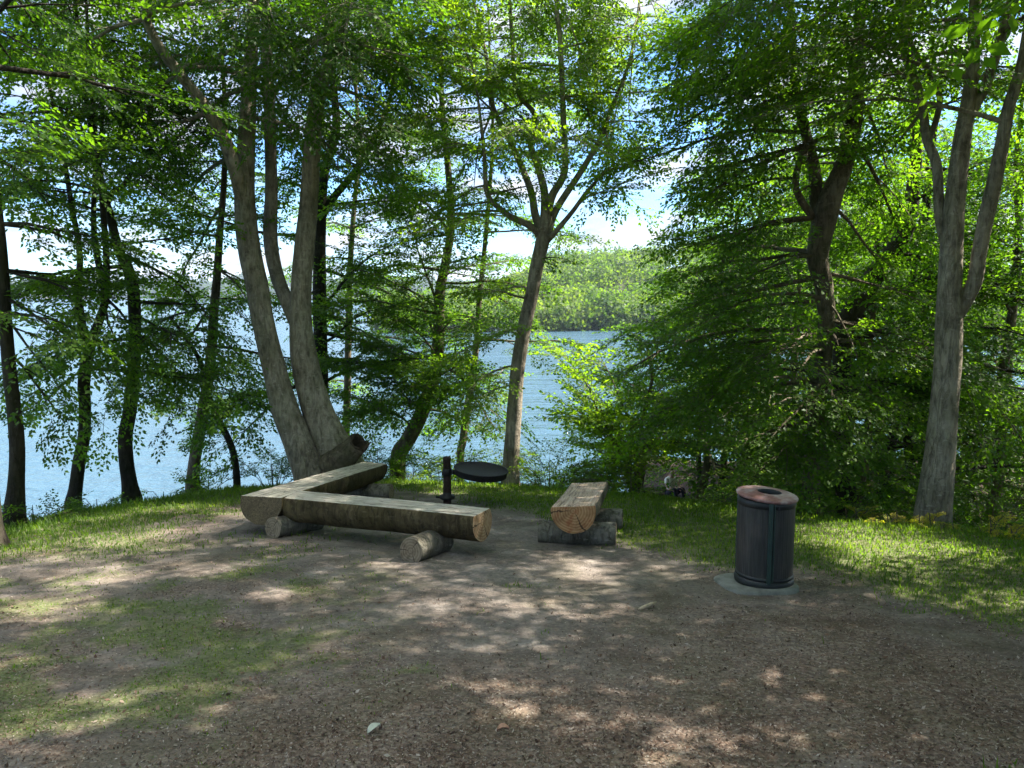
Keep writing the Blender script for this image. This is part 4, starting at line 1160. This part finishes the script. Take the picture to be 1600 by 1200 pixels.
m.lathe([(0, -.034), (pr * .82, -.03), (pr * .98, -.012), (pr, .066), (pr + .012, .07), (pr + .012, .078), (pr - .006, .079), (pr - .012, .066), (pr * .93, .05), (0, .046)], 48)
pan = m.build('fire_pan', PAN_MESH, grill)
pan.location = (.47, .02, .425); pan.rotation_euler = (rad(1.5), rad(5.5), 0)

# --- stones by the fire place
for (u, v, s, mm, lab) in [(655, 783, .065, STONE_RED, 'reddish stone lying left of the grill post'),
                           (667, 784, .04, STONE, 'small pale stone beside the reddish one near the grill'),
                           (684, 786, .05, STONE, 'grey stone lying close to the foot of the grill post')]:
    p = at(u, v, 9.9); z = H(p[0], 9.9)
    me = bpy.data.meshes.new('stone'); import bmesh
    bm = bmesh.new(); bmesh.ops.create_icosphere(bm, subdivisions=3, radius=1)
    for vt in bm.verts:
        n_ = vt.co.copy(); k = 1 + .5 * (fbm(np.array([n_.x * 1.4 + u]), np.array([n_.y * 1.4 + n_.z * 1.1]), 5, 3)[0] - .5)
        vt.co = Vector((n_.x * 1.25, n_.y, n_.z * .7)) * k * s
    bm.to_mesh(me); bm.free(); me.materials.append(mm)
    for pl in me.polygons: pl.use_smooth = True
    o = link('fire_stone', me); o.location = (p[0], 9.9, z + s * .25); o.rotation_euler = (0, 0, R.uniform(0, 6))
    tag(o, lab, 'stone', 'stones by the grill')

# --- litter bin on its slab
by_ = 5.92
bx = (1193 - 800) / F * by_ / (CP - SP * .268)
bz = H(bx, by_)
slab = MB()
n = 26; th = np.linspace(0, 2 * math.pi, n, endpoint=False)
rr = .335 * (np.abs(np.cos(th)) ** 3.2 + np.abs(np.sin(th)) ** 3.2) ** (-1 / 3.2) * (1 + .07 * (fbm(np.cos(th) * 2 + 3, np.sin(th) * 2, 3) - .5))
ringv = np.stack([rr * np.cos(th) * .93, rr * np.sin(th) * .9], 1)
sv = np.concatenate([np.column_stack([ringv * 1.03, np.full(n, -.12)]), np.column_stack([ringv, np.full(n, .018)]), np.column_stack([ringv * .95, np.full(n, .030)]), [[0, 0, .032]]])
sf = []
for k in range(n):
    k2 = (k + 1) % n
    sf += [(k, k2, n + k2, n + k), (n + k, n + k2, 2 * n + k2, 2 * n + k), (2 * n + k, 2 * n + k2, 3 * n)]
slab.add(sv, sf, 0, True)
so_ = slab.build('concrete_slab', CONCRETE); so_.location = (bx - .07, by_ + .0, bz); so_.rotation_euler = (rad(-7), 0, rad(8))
tag(so_, 'mossy grey concrete slab under the litter bin', 'slab')
bn = empty('litter_bin', (bx, by_, bz + .03)); bn.rotation_euler = (rad(-2.5), rad(1.2), rad(12))
tag(bn, 'dark round litter bin with a rusty red lid on a concrete slab', 'litter bin')
br = .228
m = MB(); m.lathe([(br * .9, .0), (br * 1.035, .004), (br * 1.05, .02), (br * 1.05, .045), (br * 1.02, .06), (br * .99, .062)], 48)
m.lathe([(br * 1.0, .062), (br * 1.025, .068), (br * 1.025, .085), (br * .99, .092)], 48)
m.build('base_ring', BIN_BLACK, bn)
m = MB(); m.lathe([(br * .99, .05), (br * .99, .4), (br * .99, .70)], 256, 0, True, 0, 0, .0035)
m.build('body', BIN, bn)
m = MB(); m.lathe([(br * .985, .655), (br * 1.02, .66), (br * 1.02, .712), (br * .96, .718)], 64)
m.build('top_band', BIN_BLACK, bn)
# upright frame posts, one towards the viewer
for az in (-112, 8, 128):
    m = MB(); a = rad(az)
    m.box((math.cos(a) * (br + .008), math.sin(a) * (br + .008), .38), (.02, .034, .66), 0, a)
    m.box((math.cos(a + .13) * (br + .004), math.sin(a + .13) * (br + .004), .38), (.014, .012, .64), 0, a + .13)
    po = m.build('frame_post', BIN_GREEN, bn, .004)
m = MB(); a = rad(-99)
m.tube([(math.cos(a) * (br + .0), math.sin(a) * (br + .0), .675), (math.cos(a) * (br + .03), math.sin(a) * (br + .03), .675)], [.014, .011], 12)
m.build('lock', IRON, bn)
# lid with an oval hole
lid = MB(); ns = 56; th = np.linspace(0, 2 * math.pi, ns, endpoint=False)
def oval(a, b, cx, cy): return np.stack([cx + a * np.cos(th), cy + b * np.sin(th)], 1)
lr = br * 1.075
hx, hy = .035, .02
rings = [(oval(lr * .95, lr * .95, 0, 0), .0), (oval(lr, lr, 0, 0), .004), (oval(lr * 1.004, lr * 1.004, 0, 0), .016), (oval(lr * .985, lr * .985, 0, 0), .024),
         (oval(lr * .8, lr * .8, .0, .0), .030), (oval(.12, .108, hx, hy), .033), (oval(.108, .098, hx, hy), .036), (oval(.1, .09, hx, hy), .033),
         (oval(.094, .084, hx, hy), .022), (oval(.094, .084, hx, hy), -.03)]
lv = np.concatenate([np.column_stack([p_, np.full(ns, z_)]) for p_, z_ in rings]); lf_ = []
for q_ in range(len(rings) - 1):
    for k in range(ns):
        k2 = (k + 1) % ns; lf_.append((q_ * ns + k, q_ * ns + k2, (q_ + 1) * ns + k2, (q_ + 1) * ns + k))
lid.add(lv, lf_[:-2 * ns], 0, True); lid.add(lv, lf_[-2 * ns:], 1, True)  # wall of the hole coloured black, painted shade that makes the opening look dark
lo = lid.build('lid', [LID, BIN_BLACK], bn); lo.location = (0, 0, .722); lo.rotation_euler = (rad(4), rad(2.5), 0)
m = MB(); m.lathe([(br * .9, .55), (br * .9, .5), (0, .5)], 32)
m.build('inner_bucket', BIN_BLACK, bn)

# --- three loose things on the ground
def leaf_thing(u, v, y, L, W, m_, label, rz, name='fallen_leaf', cat='leaf'):
    g = ground_hit(u, v)
    mb = MB(); nn_ = 9; vs_ = []
    for k in range(nn_):
        t = k / (nn_ - 1); w = W * math.sin(math.pi * min(1, t * .96 + .02)) ** .8
        zc = .012 + .014 * math.sin(t * 3) 
        vs_ += [(t * L - L / 2, -w / 2, zc + .012), (t * L - L / 2, 0, zc), (t * L - L / 2, w / 2, zc + .016)]
    fs_ = []
    for k in range(nn_ - 1):
        for e in (0, 1):
            fs_.append((k * 3 + e, k * 3 + e + 1, k * 3 + e + 4, k * 3 + e + 3))
    mb.add(vs_, fs_, 0, True)
    o = mb.build(name, m_); o.location = g; o.rotation_euler = (rad(-6), 0, rz)
    sol = o.modifiers.new('thickness', 'SOLIDIFY'); sol.thickness = .0015
    tag(o, label, cat)
    return o


def ground_hit(u, v):
    t = (v - 600) / F; d = np.array([(u - 800) / F, CP - SP * t, -SP - CP * t])
    s = np.linspace(1.5, 20, 4000); p = d[None] * s[:, None]; p[:, 2] += CAM_Z
    z = height(p[:, 0], p[:, 1]); k = int(np.argmax(p[:, 2] < z))
    return p[k]


PALE_LEAF = simple('pale_dry_leaf', (.45, .46, .38), .7, 0, .3, .2, 40, .2)
RUST_LEAF = simple('rusty_dry_leaf', (.36, .2, .13), .7, 0, .3, .2, 40, .2)
WOODCHIP = simple('dry_wood_piece', (.4, .31, .2), .8, 0, .2, .3, 40, .4)
leaf_thing(585, 1146, 0, .085, .04, PALE_LEAF, 'pale grey green leaf lying on the bare earth at the bottom of the picture', rad(55))
leaf_thing(786, 1146, 0, .06, .035, RUST_LEAF, 'small reddish dry leaf on the earth right of the pale leaf', rad(10))
g = ground_hit(1012, 952)
m = MB(); m.tube([(-.07, -.03, .012), (-.02, 0, .02), (.03, .025, .03), (.075, .05, .035)], [.012, .018, .016, .006], 7, 0, True, .3)
m.tube([(.02, .02, .03), (.05, .0, .04)], [.007, .003], 5)
o = m.build('wood_piece', WOODCHIP); o.location = g
tag(o, 'broken piece of pale wood on the ground left of the litter bin', 'wood')

# --- person resting far down in the wood
SKIN = simple('skin', (.45, .27, .2), .6, 0, .3, .1, 20, .05)
SHIRT = simple('white_pink_shirt', (.8, .74, .72), .9, 0, .1, .1, 20, .2)
TROUSER = simple('dark_trousers', (.02, .02, .03), .9, 0, .1, .2, 20, .2)
HAIR = simple('brown_hair', (.06, .03, .02), .7, 0, .3, .2, 60, .3)


def skin_obj(name, chains, material, parent):
    vs_ = []; es_ = []; rs_ = []; idx = {}
    for ch in chains:
        prev = None
        for (p, r_) in ch:
            k = tuple(round(a, 4) for a in p)
            if k not in idx: idx[k] = len(vs_); vs_.append(p); rs_.append(r_)
            if prev is not None: es_.append((prev, idx[k]))
            prev = idx[k]
    me = bpy.data.meshes.new(name); me.from_pydata(vs_, es_, []); me.materials.append(material)
    o = link(name, me, parent)
    md = o.modifiers.new('skin', 'SKIN')
    md.use_smooth_shade = True
    if not me.skin_vertices: pass
    for k, r_ in enumerate(rs_):
        sv_ = me.skin_vertices[0].data[k]; sv_.radius = (r_, r_) if not isinstance(r_, tuple) else r_; sv_.use_root = (k == 0)
    sb = o.modifiers.new('subdiv', 'SUBSURF'); sb.levels = 2; sb.render_levels = 2
    return o


py_ = 22.0
px_ = (1048 - 800) / F * py_ / (CP - SP * .14)
pz_ = H(px_, py_)
pe = empty('person', (px_, py_, pz_), (0, 0, rad(200)))
tag(pe, 'person in a pale top and dark trousers sitting on the brown bank under the trees', 'person')
# local: faces +y, seat at z .12
def arm(sx_):
    sh = (.17 * sx_, .0, .60)
    el = (.23 * sx_, .14, .40); wr = (.12 * sx_, .34, .36)
    ch = [((0, .0, .62), .085), (sh, .052), (el, .038), (wr, .028), ((.105 * sx_, .39, .35), .026)]
    out_ = [ch]
    for k, dx_ in enumerate((-.03, -.01, .01, .03)):
        out_.append([((.105 * sx_, .39, .35), .026), ((.10 * sx_ + dx_, .43, .335), .010), ((.10 * sx_ + dx_ * 1.2, .46 - abs(dx_) * .4, .315), .008)])
    out_.append([((.105 * sx_, .39, .35), .026), ((.07 * sx_, .40, .345), .010), ((.055 * sx_, .42, .33), .008)])
    return out_
def leg(sx_):
    return [((0, 0, .14), .13), ((.10 * sx_, .06, .14), .092), ((.14 * sx_, .44, .40), .062), ((.13 * sx_, .56, .08), .042), ((.14 * sx_, .68, .035), .034), ((.145 * sx_, .76, .03), .024)]
body = [[((0, 0, .14), .13), ((0, -.02, .32), .115), ((0, -.01, .50), .13), ((0, .0, .62), .085), ((0, .025, .70), .05), ((0, .045, .76), .072), ((0, .05, .84), .088), ((0, .04, .90), .07)],
        [((0, .05, .80), .06), ((0, .135, .79), .014)]] + [arm(1)[0]] + arm(1)[1:] + [arm(-1)[0]] + arm(-1)[1:] + [leg(1), leg(-1)]
body[1] = [((0, .05, .84), .088), ((0, .125, .82), .016), ((0, .145, .80), .014)]
skin_obj('body', body, SKIN, pe)
def short(ch, k, f): return [(p, r_ * f) for p, r_ in ch[:k]]
sh_ = [[((0, -.01, .12), .14), ((0, -.02, .32), .128), ((0, -.01, .50), .142), ((0, .0, .62), .095), ((0, .018, .67), .056)]]
for sx_ in (1, -1): sh_.append([((0, .0, .62), .095), ((.17 * sx_, .0, .60), .064), ((.21 * sx_, .09, .47), .052)])
skin_obj('shirt', sh_, SHIRT, pe)
tr_ = []
for sx_ in (1, -1): tr_.append([((0, 0, .14), .125), ((.10 * sx_, .06, .14), .104), ((.14 * sx_, .44, .40), .074), ((.13 * sx_, .555, .11), .052)])
skin_obj('trousers', tr_, TROUSER, pe)
skin_obj('hair', [[((0, .0, .76), .05), ((0, .015, .85), .085), ((0, .03, .915), .07), ((0, .09, .91), .03)]], HAIR, pe)

# ==================================================================  GRASS, LITTER
def scatter_blades(name, n, region, hmin, hmax, seed, wmul=1.0, dens_pow=1.0, extra=None):
    r_ = np.random.default_rng(seed)
    x = r_.uniform(region[0], region[1], n); y = region[2] + (region[3] - region[2]) * r_.random(n) ** 1.2
    g = grass_mask(x, y)
    keep = r_.random(n) < g ** dens_pow
    s = crest_dist(x, y); keep &= (s < 1.6)
    keep &= np.abs(x) < y * .74 + .8
    keep &= np.hypot((x - bx + .07) / .34, (y - by_) / .33) > 1
    x = x[keep]; y = y[keep]; s = s[keep]; n = len(x)
    z = height(x, y)
    tall = smooth(-1.3, .2, s) * .9 + smooth(-3.0, -4.5, x) * .15
    low = 1 - .6 * smooth(.4, -.8, x) * smooth(7.5, 6.2, y)
    h = low * (hmin + (hmax - hmin) * r_.random(n) ** 1.6) * (1 + 1.3 * tall) * (.6 + .8 * fbm(x * 1.3, y * 1.3, 77))
    az = r_.uniform(0, 2 * math.pi, n); lean = r_.uniform(.15, .9, n)
    d = np.stack([np.cos(az) * lean, np.sin(az) * lean, np.ones(n)], 1); d /= np.linalg.norm(d, axis=1)[:, None]
    sd_ = np.stack([-np.sin(az), np.cos(az), np.zeros(n)], 1)
    w = (.0022 + .0011 * y * .35) * wmul
    p = np.stack([x, y, z - .004], 1)
    v0 = p - sd_ * w[:, None]; v1 = p + sd_ * w[:, None]
    mid = p + d * (h * .6)[:, None]
    v2 = mid + sd_ * (w * .75)[:, None]; v3 = mid - sd_ * (w * .75)[:, None]
    tipd = d * 1.0; tipd[:, 2] *= .55
    v4 = mid + tipd * (h * .5)[:, None]
    V = np.stack([v0, v1, v2, v3, v4], 1).reshape(-1, 3)
    b = np.arange(n)[:, None] * 5
    f = np.concatenate([b + np.array([[0, 1, 2, 3]]), b + np.array([[3, 2, 4]])], 1)
    sizes = np.tile([4, 3], n)
    tint = np.clip(r_.normal(.45, .2, n) + (fbm(x * .8, y * .8, 55) - .5) * .8, 0, 1)
    me = new_mesh(name, V, f.ravel(), sizes, [GRASS_M], None, True, {'tint': np.repeat(tint, 5)})
    return tag(link(name, me), 'short grass growing round the trodden clearing', 'grass', kind='stuff')


scatter_blades('grass', 330000, (-9.5, 9.5, 2.4, 15.0), .02, .075, 5)

# scraps of leaf litter and bud scales on the near ground
r_ = np.random.default_rng(99)
n = 150000
y = 2.6 + 7.5 * r_.random(n) ** 1.6; x = (r_.random(n) * 2 - 1) * (y * .74 + .4)
lm = litter_mask(x, y) * (1 - .5 * grass_mask(x, y)); keep = r_.random(n) < lm * .95 + .10
x = x[keep]; y = y[keep]; n = len(x); z = height(x, y)
az = r_.uniform(0, 6.283, n); tl = r_.normal(0, .45, n); tl2 = r_.normal(0, .4, n)
ax_ = np.stack([np.cos(az), np.sin(az), tl], 1); bx_ = np.stack([-np.sin(az), np.cos(az), tl2], 1)
L_ = r_.uniform(.003, .009, n) * (1 + (r_.random(n) < .05) * 1.0); W_ = L_ * r_.uniform(.25, .55, n)
p = np.stack([x, y, z + .006], 1)
V = np.stack([p - ax_ * L_[:, None], p + bx_ * W_[:, None], p + ax_ * L_[:, None] * .9, p - bx_ * W_[:, None]], 1).reshape(-1, 3)
mm, nt, out = mat('litter_scraps'); at_ = nt.nodes.new('ShaderNodeAttribute'); at_.attribute_name = 'tint'
principled(nt, out, ramp(nt, at_.outputs['Fac'], [(0, (.028, .018, .013)), (.35, (.085, .05, .033)), (.6, (.15, .095, .065)), (.85, (.22, .165, .12)), (1, (.34, .29, .24))]), .85, .15)
me = new_mesh('leaf_litter', V, np.arange(4 * n), np.full(n, 4), [mm], None, False, {'tint': np.repeat(r_.random(n), 4)})
tag(link('leaf_litter', me), 'brown bud scales and leaf scraps strewn over the earth', 'leaf litter', kind='stuff')

# ==================================================================  FAR SHORES
def far_shore(name, wood_name, wood_label, xs_, depth, ridge, n_tree, tree_r, nf, fs, mats, seed, y0, land_c):
    """a wooded bank rising from the water at y0(x); ridge(x, t) gives height over the water at depth fraction t"""
    gx_ = np.linspace(xs_[0], xs_[1], 60); gt = np.linspace(0, 1, 14)
    GX, GT = np.meshgrid(gx_, gt)
    GY = y0(GX) + GT * depth; GZ = WATER_Z - .4 + ridge(GX, GT)
    i_, j_ = np.meshgrid(np.arange(59), np.arange(13)); q_ = (j_ * 60 + i_).ravel()
    me = new_mesh(name, np.stack([GX.ravel(), GY.ravel(), GZ.ravel()], 1), np.stack([q_, q_ + 1, q_ + 61, q_ + 60], 1).ravel(), np.full(len(q_), 4), [simple(name + '_soil', land_c, .95, 0, .1, .4, .3, .3)])
    tag(link(name, me), kind='structure')
    r = np.random.default_rng(seed)
    tx = r.uniform(xs_[0], xs_[1], n_tree); tt = r.random(n_tree) ** 1.15; tt[:n_tree // 4] = r.random(n_tree // 4) * .03
    ty = y0(tx) + tt * depth; tz = WATER_Z + ridge(tx, tt)
    rad_ = tree_r * r.uniform(.55, 1.25, n_tree)
    V = []; T = []; MI = []
    for k in range(n_tree):
        m_ = nf
        # lobed crown: leaf clumps on the surfaces of several overlapping lobes
        nl = r.integers(5, 10)
        lc = r.normal(0, 1, (nl, 3)); lc /= np.linalg.norm(lc, axis=1)[:, None]; lc *= np.array([.62, .62, .55]); lc[:, 2] = np.abs(lc[:, 2]) * 1.0
        lr = r.uniform(.35, .6, nl)
        w_ = r.integers(0, nl, m_)
        d = r.normal(0, 1, (m_, 3)); d /= np.linalg.norm(d, axis=1)[:, None]
        p = (lc[w_] + d * (lr[w_] * r.uniform(.75, 1.08, m_))[:, None]) * rad_[k]
        p += np.array([tx[k], ty[k], tz[k] + rad_[k] * (.6 if tt[k] > .03 else .3)])
        nn = d + r.normal(0, .45, (m_, 3)); nn /= np.linalg.norm(nn, axis=1)[:, None]
        a = np.cross(nn, r.normal(0, 1, (m_, 3))); a /= np.linalg.norm(a, axis=1)[:, None]; b = np.cross(nn, a)
        s = (fs * r.uniform(.5, 1.3, m_))[:, None]
        V.append(np.stack([p - a * s, p - b * s * .7, p + a * s, p + b * s * .7], 1).reshape(-1, 3))
        tint = np.clip(r.normal(.5, .23) + r.normal(0, .12, m_), 0, 1)
        T.append(np.repeat(tint, 4))
    V = np.concatenate(V); T = np.concatenate(T)
    me = new_mesh(wood_name, V, np.arange(len(V)), np.full(len(V) // 4, 4), mats, None, False, {'tint': T})
    tag(link(wood_name, me), wood_label, 'wood', kind='stuff')


HILL_LEAF = leaf_mat('far_hill_leaf', (.05, .095, .024), (.09, .145, .032), (.15, .185, .055), tmul=.6)
FAR_LEAF = leaf_mat('distant_leaf', (.045, .07, .03), (.06, .09, .035), (.08, .11, .045), tmul=.4)


def hill_ridge(x, t):
    top = 15 * smooth(-30, 34, x) + 7 * smooth(25, 90, x) + 1.5 * np.sin(x * .09)
    return .15 + top * smooth(0, 1, t) ** .85


far_shore('far_hill', 'hillside_wood', 'sunlit green wooded hill across the lake', (-26, 130), 95, hill_ridge, 660, 4.6, 480, .4, [HILL_LEAF], 31,
          lambda x: 143 + 6 * np.sin(x * .05) + .05 * np.abs(x), (.05, .06, .025))
far_shore('far_bank', 'distant_shore_wood', 'low blue green wooded shore far across the lake', (-1000, 220), 260, lambda x, t: 1 + 12 * t + 9 * smooth(.4, .7, fbm(x * .006, t * 2, 8)) * t, 420, 15, 150, 3.0, [FAR_LEAF], 32,
          lambda x: 1120 + .12 * np.abs(x + 300), (.12, .12, .07))


# ------------------------------------------------------------------ air over the lake
mm = bpy.data.materials.new('haze_air'); mm.use_nodes = True; nt = mm.node_tree; nt.nodes.clear()
out = nt.nodes.new('ShaderNodeOutputMaterial'); pv = nt.nodes.new('ShaderNodeVolumePrincipled')
pv.inputs['Color'].default_value = (.72, .86, 1, 1); pv.inputs['Density'].default_value = .0002; pv.inputs['Anisotropy'].default_value = .3
nt.links.new(pv.outputs[0], out.inputs['Volume'])
m = MB(); m.box((0, 850, 14), (4100, 2400, 52)); hz = m.build('haze', mm)
tag(hz, 'thin pale haze over the lake', 'haze', kind='stuff')

# ------------------------------------------------------------------ light, sky
sd = bpy.data.lights.new('sun', 'SUN'); sd.energy = 5.0; sd.angle = rad(.53); sd.color = (1, .95, .87)
so = bpy.data.objects.new('sun', sd); col.objects.link(so)
dvec = Vector((math.sin(SUN_AZ) * math.cos(SUN_EL), math.cos(SUN_AZ) * math.cos(SUN_EL), math.sin(SUN_EL)))
so.rotation_euler = dvec.to_track_quat('Z', 'Y').to_euler()
so.location = (20, 10, 30)

wd = bpy.data.worlds.new('World'); scene.world = wd; wd.use_nodes = True
nt = wd.node_tree; nt.nodes.clear()
wo = nt.nodes.new('ShaderNodeOutputWorld'); bg = nt.nodes.new('ShaderNodeBackground')
sky = nt.nodes.new('ShaderNodeTexSky'); sky.sky_type = 'NISHITA'; sky.sun_disc = False
sky.sun_elevation = SUN_EL; sky.sun_rotation = SUN_AZ; sky.air_density = 1.0; sky.dust_density = .2; sky.ozone_density = 1.5
tc = nt.nodes.new('ShaderNodeTexCoord'); sx = nt.nodes.new('ShaderNodeSeparateXYZ'); nt.links.new(tc.outputs['Generated'], sx.inputs[0])
zz = mathn(nt, 'ADD', mathn(nt, 'MAXIMUM', sx.outputs[2], 0), .22)
cv = nt.nodes.new('ShaderNodeCombineXYZ')
nt.links.new(mathn(nt, 'DIVIDE', sx.outputs[0], zz), cv.inputs[0]); nt.links.new(mathn(nt, 'DIVIDE', sx.outputs[1], zz), cv.inputs[1])
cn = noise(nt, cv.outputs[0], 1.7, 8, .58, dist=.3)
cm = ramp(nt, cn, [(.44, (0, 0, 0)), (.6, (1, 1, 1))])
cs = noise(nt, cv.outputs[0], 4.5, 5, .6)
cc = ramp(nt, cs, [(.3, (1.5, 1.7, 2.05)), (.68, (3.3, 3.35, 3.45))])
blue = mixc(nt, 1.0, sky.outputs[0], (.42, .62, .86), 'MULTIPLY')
hi = nt.nodes.new('ShaderNodeMapRange'); hi.inputs[1].default_value = .33; hi.inputs[2].default_value = .62; hi.inputs[3].default_value = 1; hi.inputs[4].default_value = 3.7  # unseen clouds above the view brightened, added light for the shaded ground
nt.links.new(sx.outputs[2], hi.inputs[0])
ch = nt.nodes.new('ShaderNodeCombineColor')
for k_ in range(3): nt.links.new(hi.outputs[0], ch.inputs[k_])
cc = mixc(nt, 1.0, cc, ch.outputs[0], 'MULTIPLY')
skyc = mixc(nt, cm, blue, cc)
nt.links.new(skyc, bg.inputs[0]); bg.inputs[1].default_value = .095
nt.links.new(bg.outputs[0], wo.inputs[0])

# ------------------------------------------------------------------ render settings
scene.render.engine = 'CYCLES'
scene.view_settings.view_transform = 'Standard'
scene.view_settings.look = 'None'
scene.view_settings.exposure = 2.2
scene.view_settings.gamma = 1
c = scene.cycles
c.max_bounces = 6; c.diffuse_bounces = 4; c.glossy_bounces = 2; c.transmission_bounces = 4; c.transparent_max_bounces = 4; c.volume_bounces = 0
c.caustics_reflective = False; c.caustics_refractive = False
c.use_denoising = True
c.sample_clamp_indirect = 6
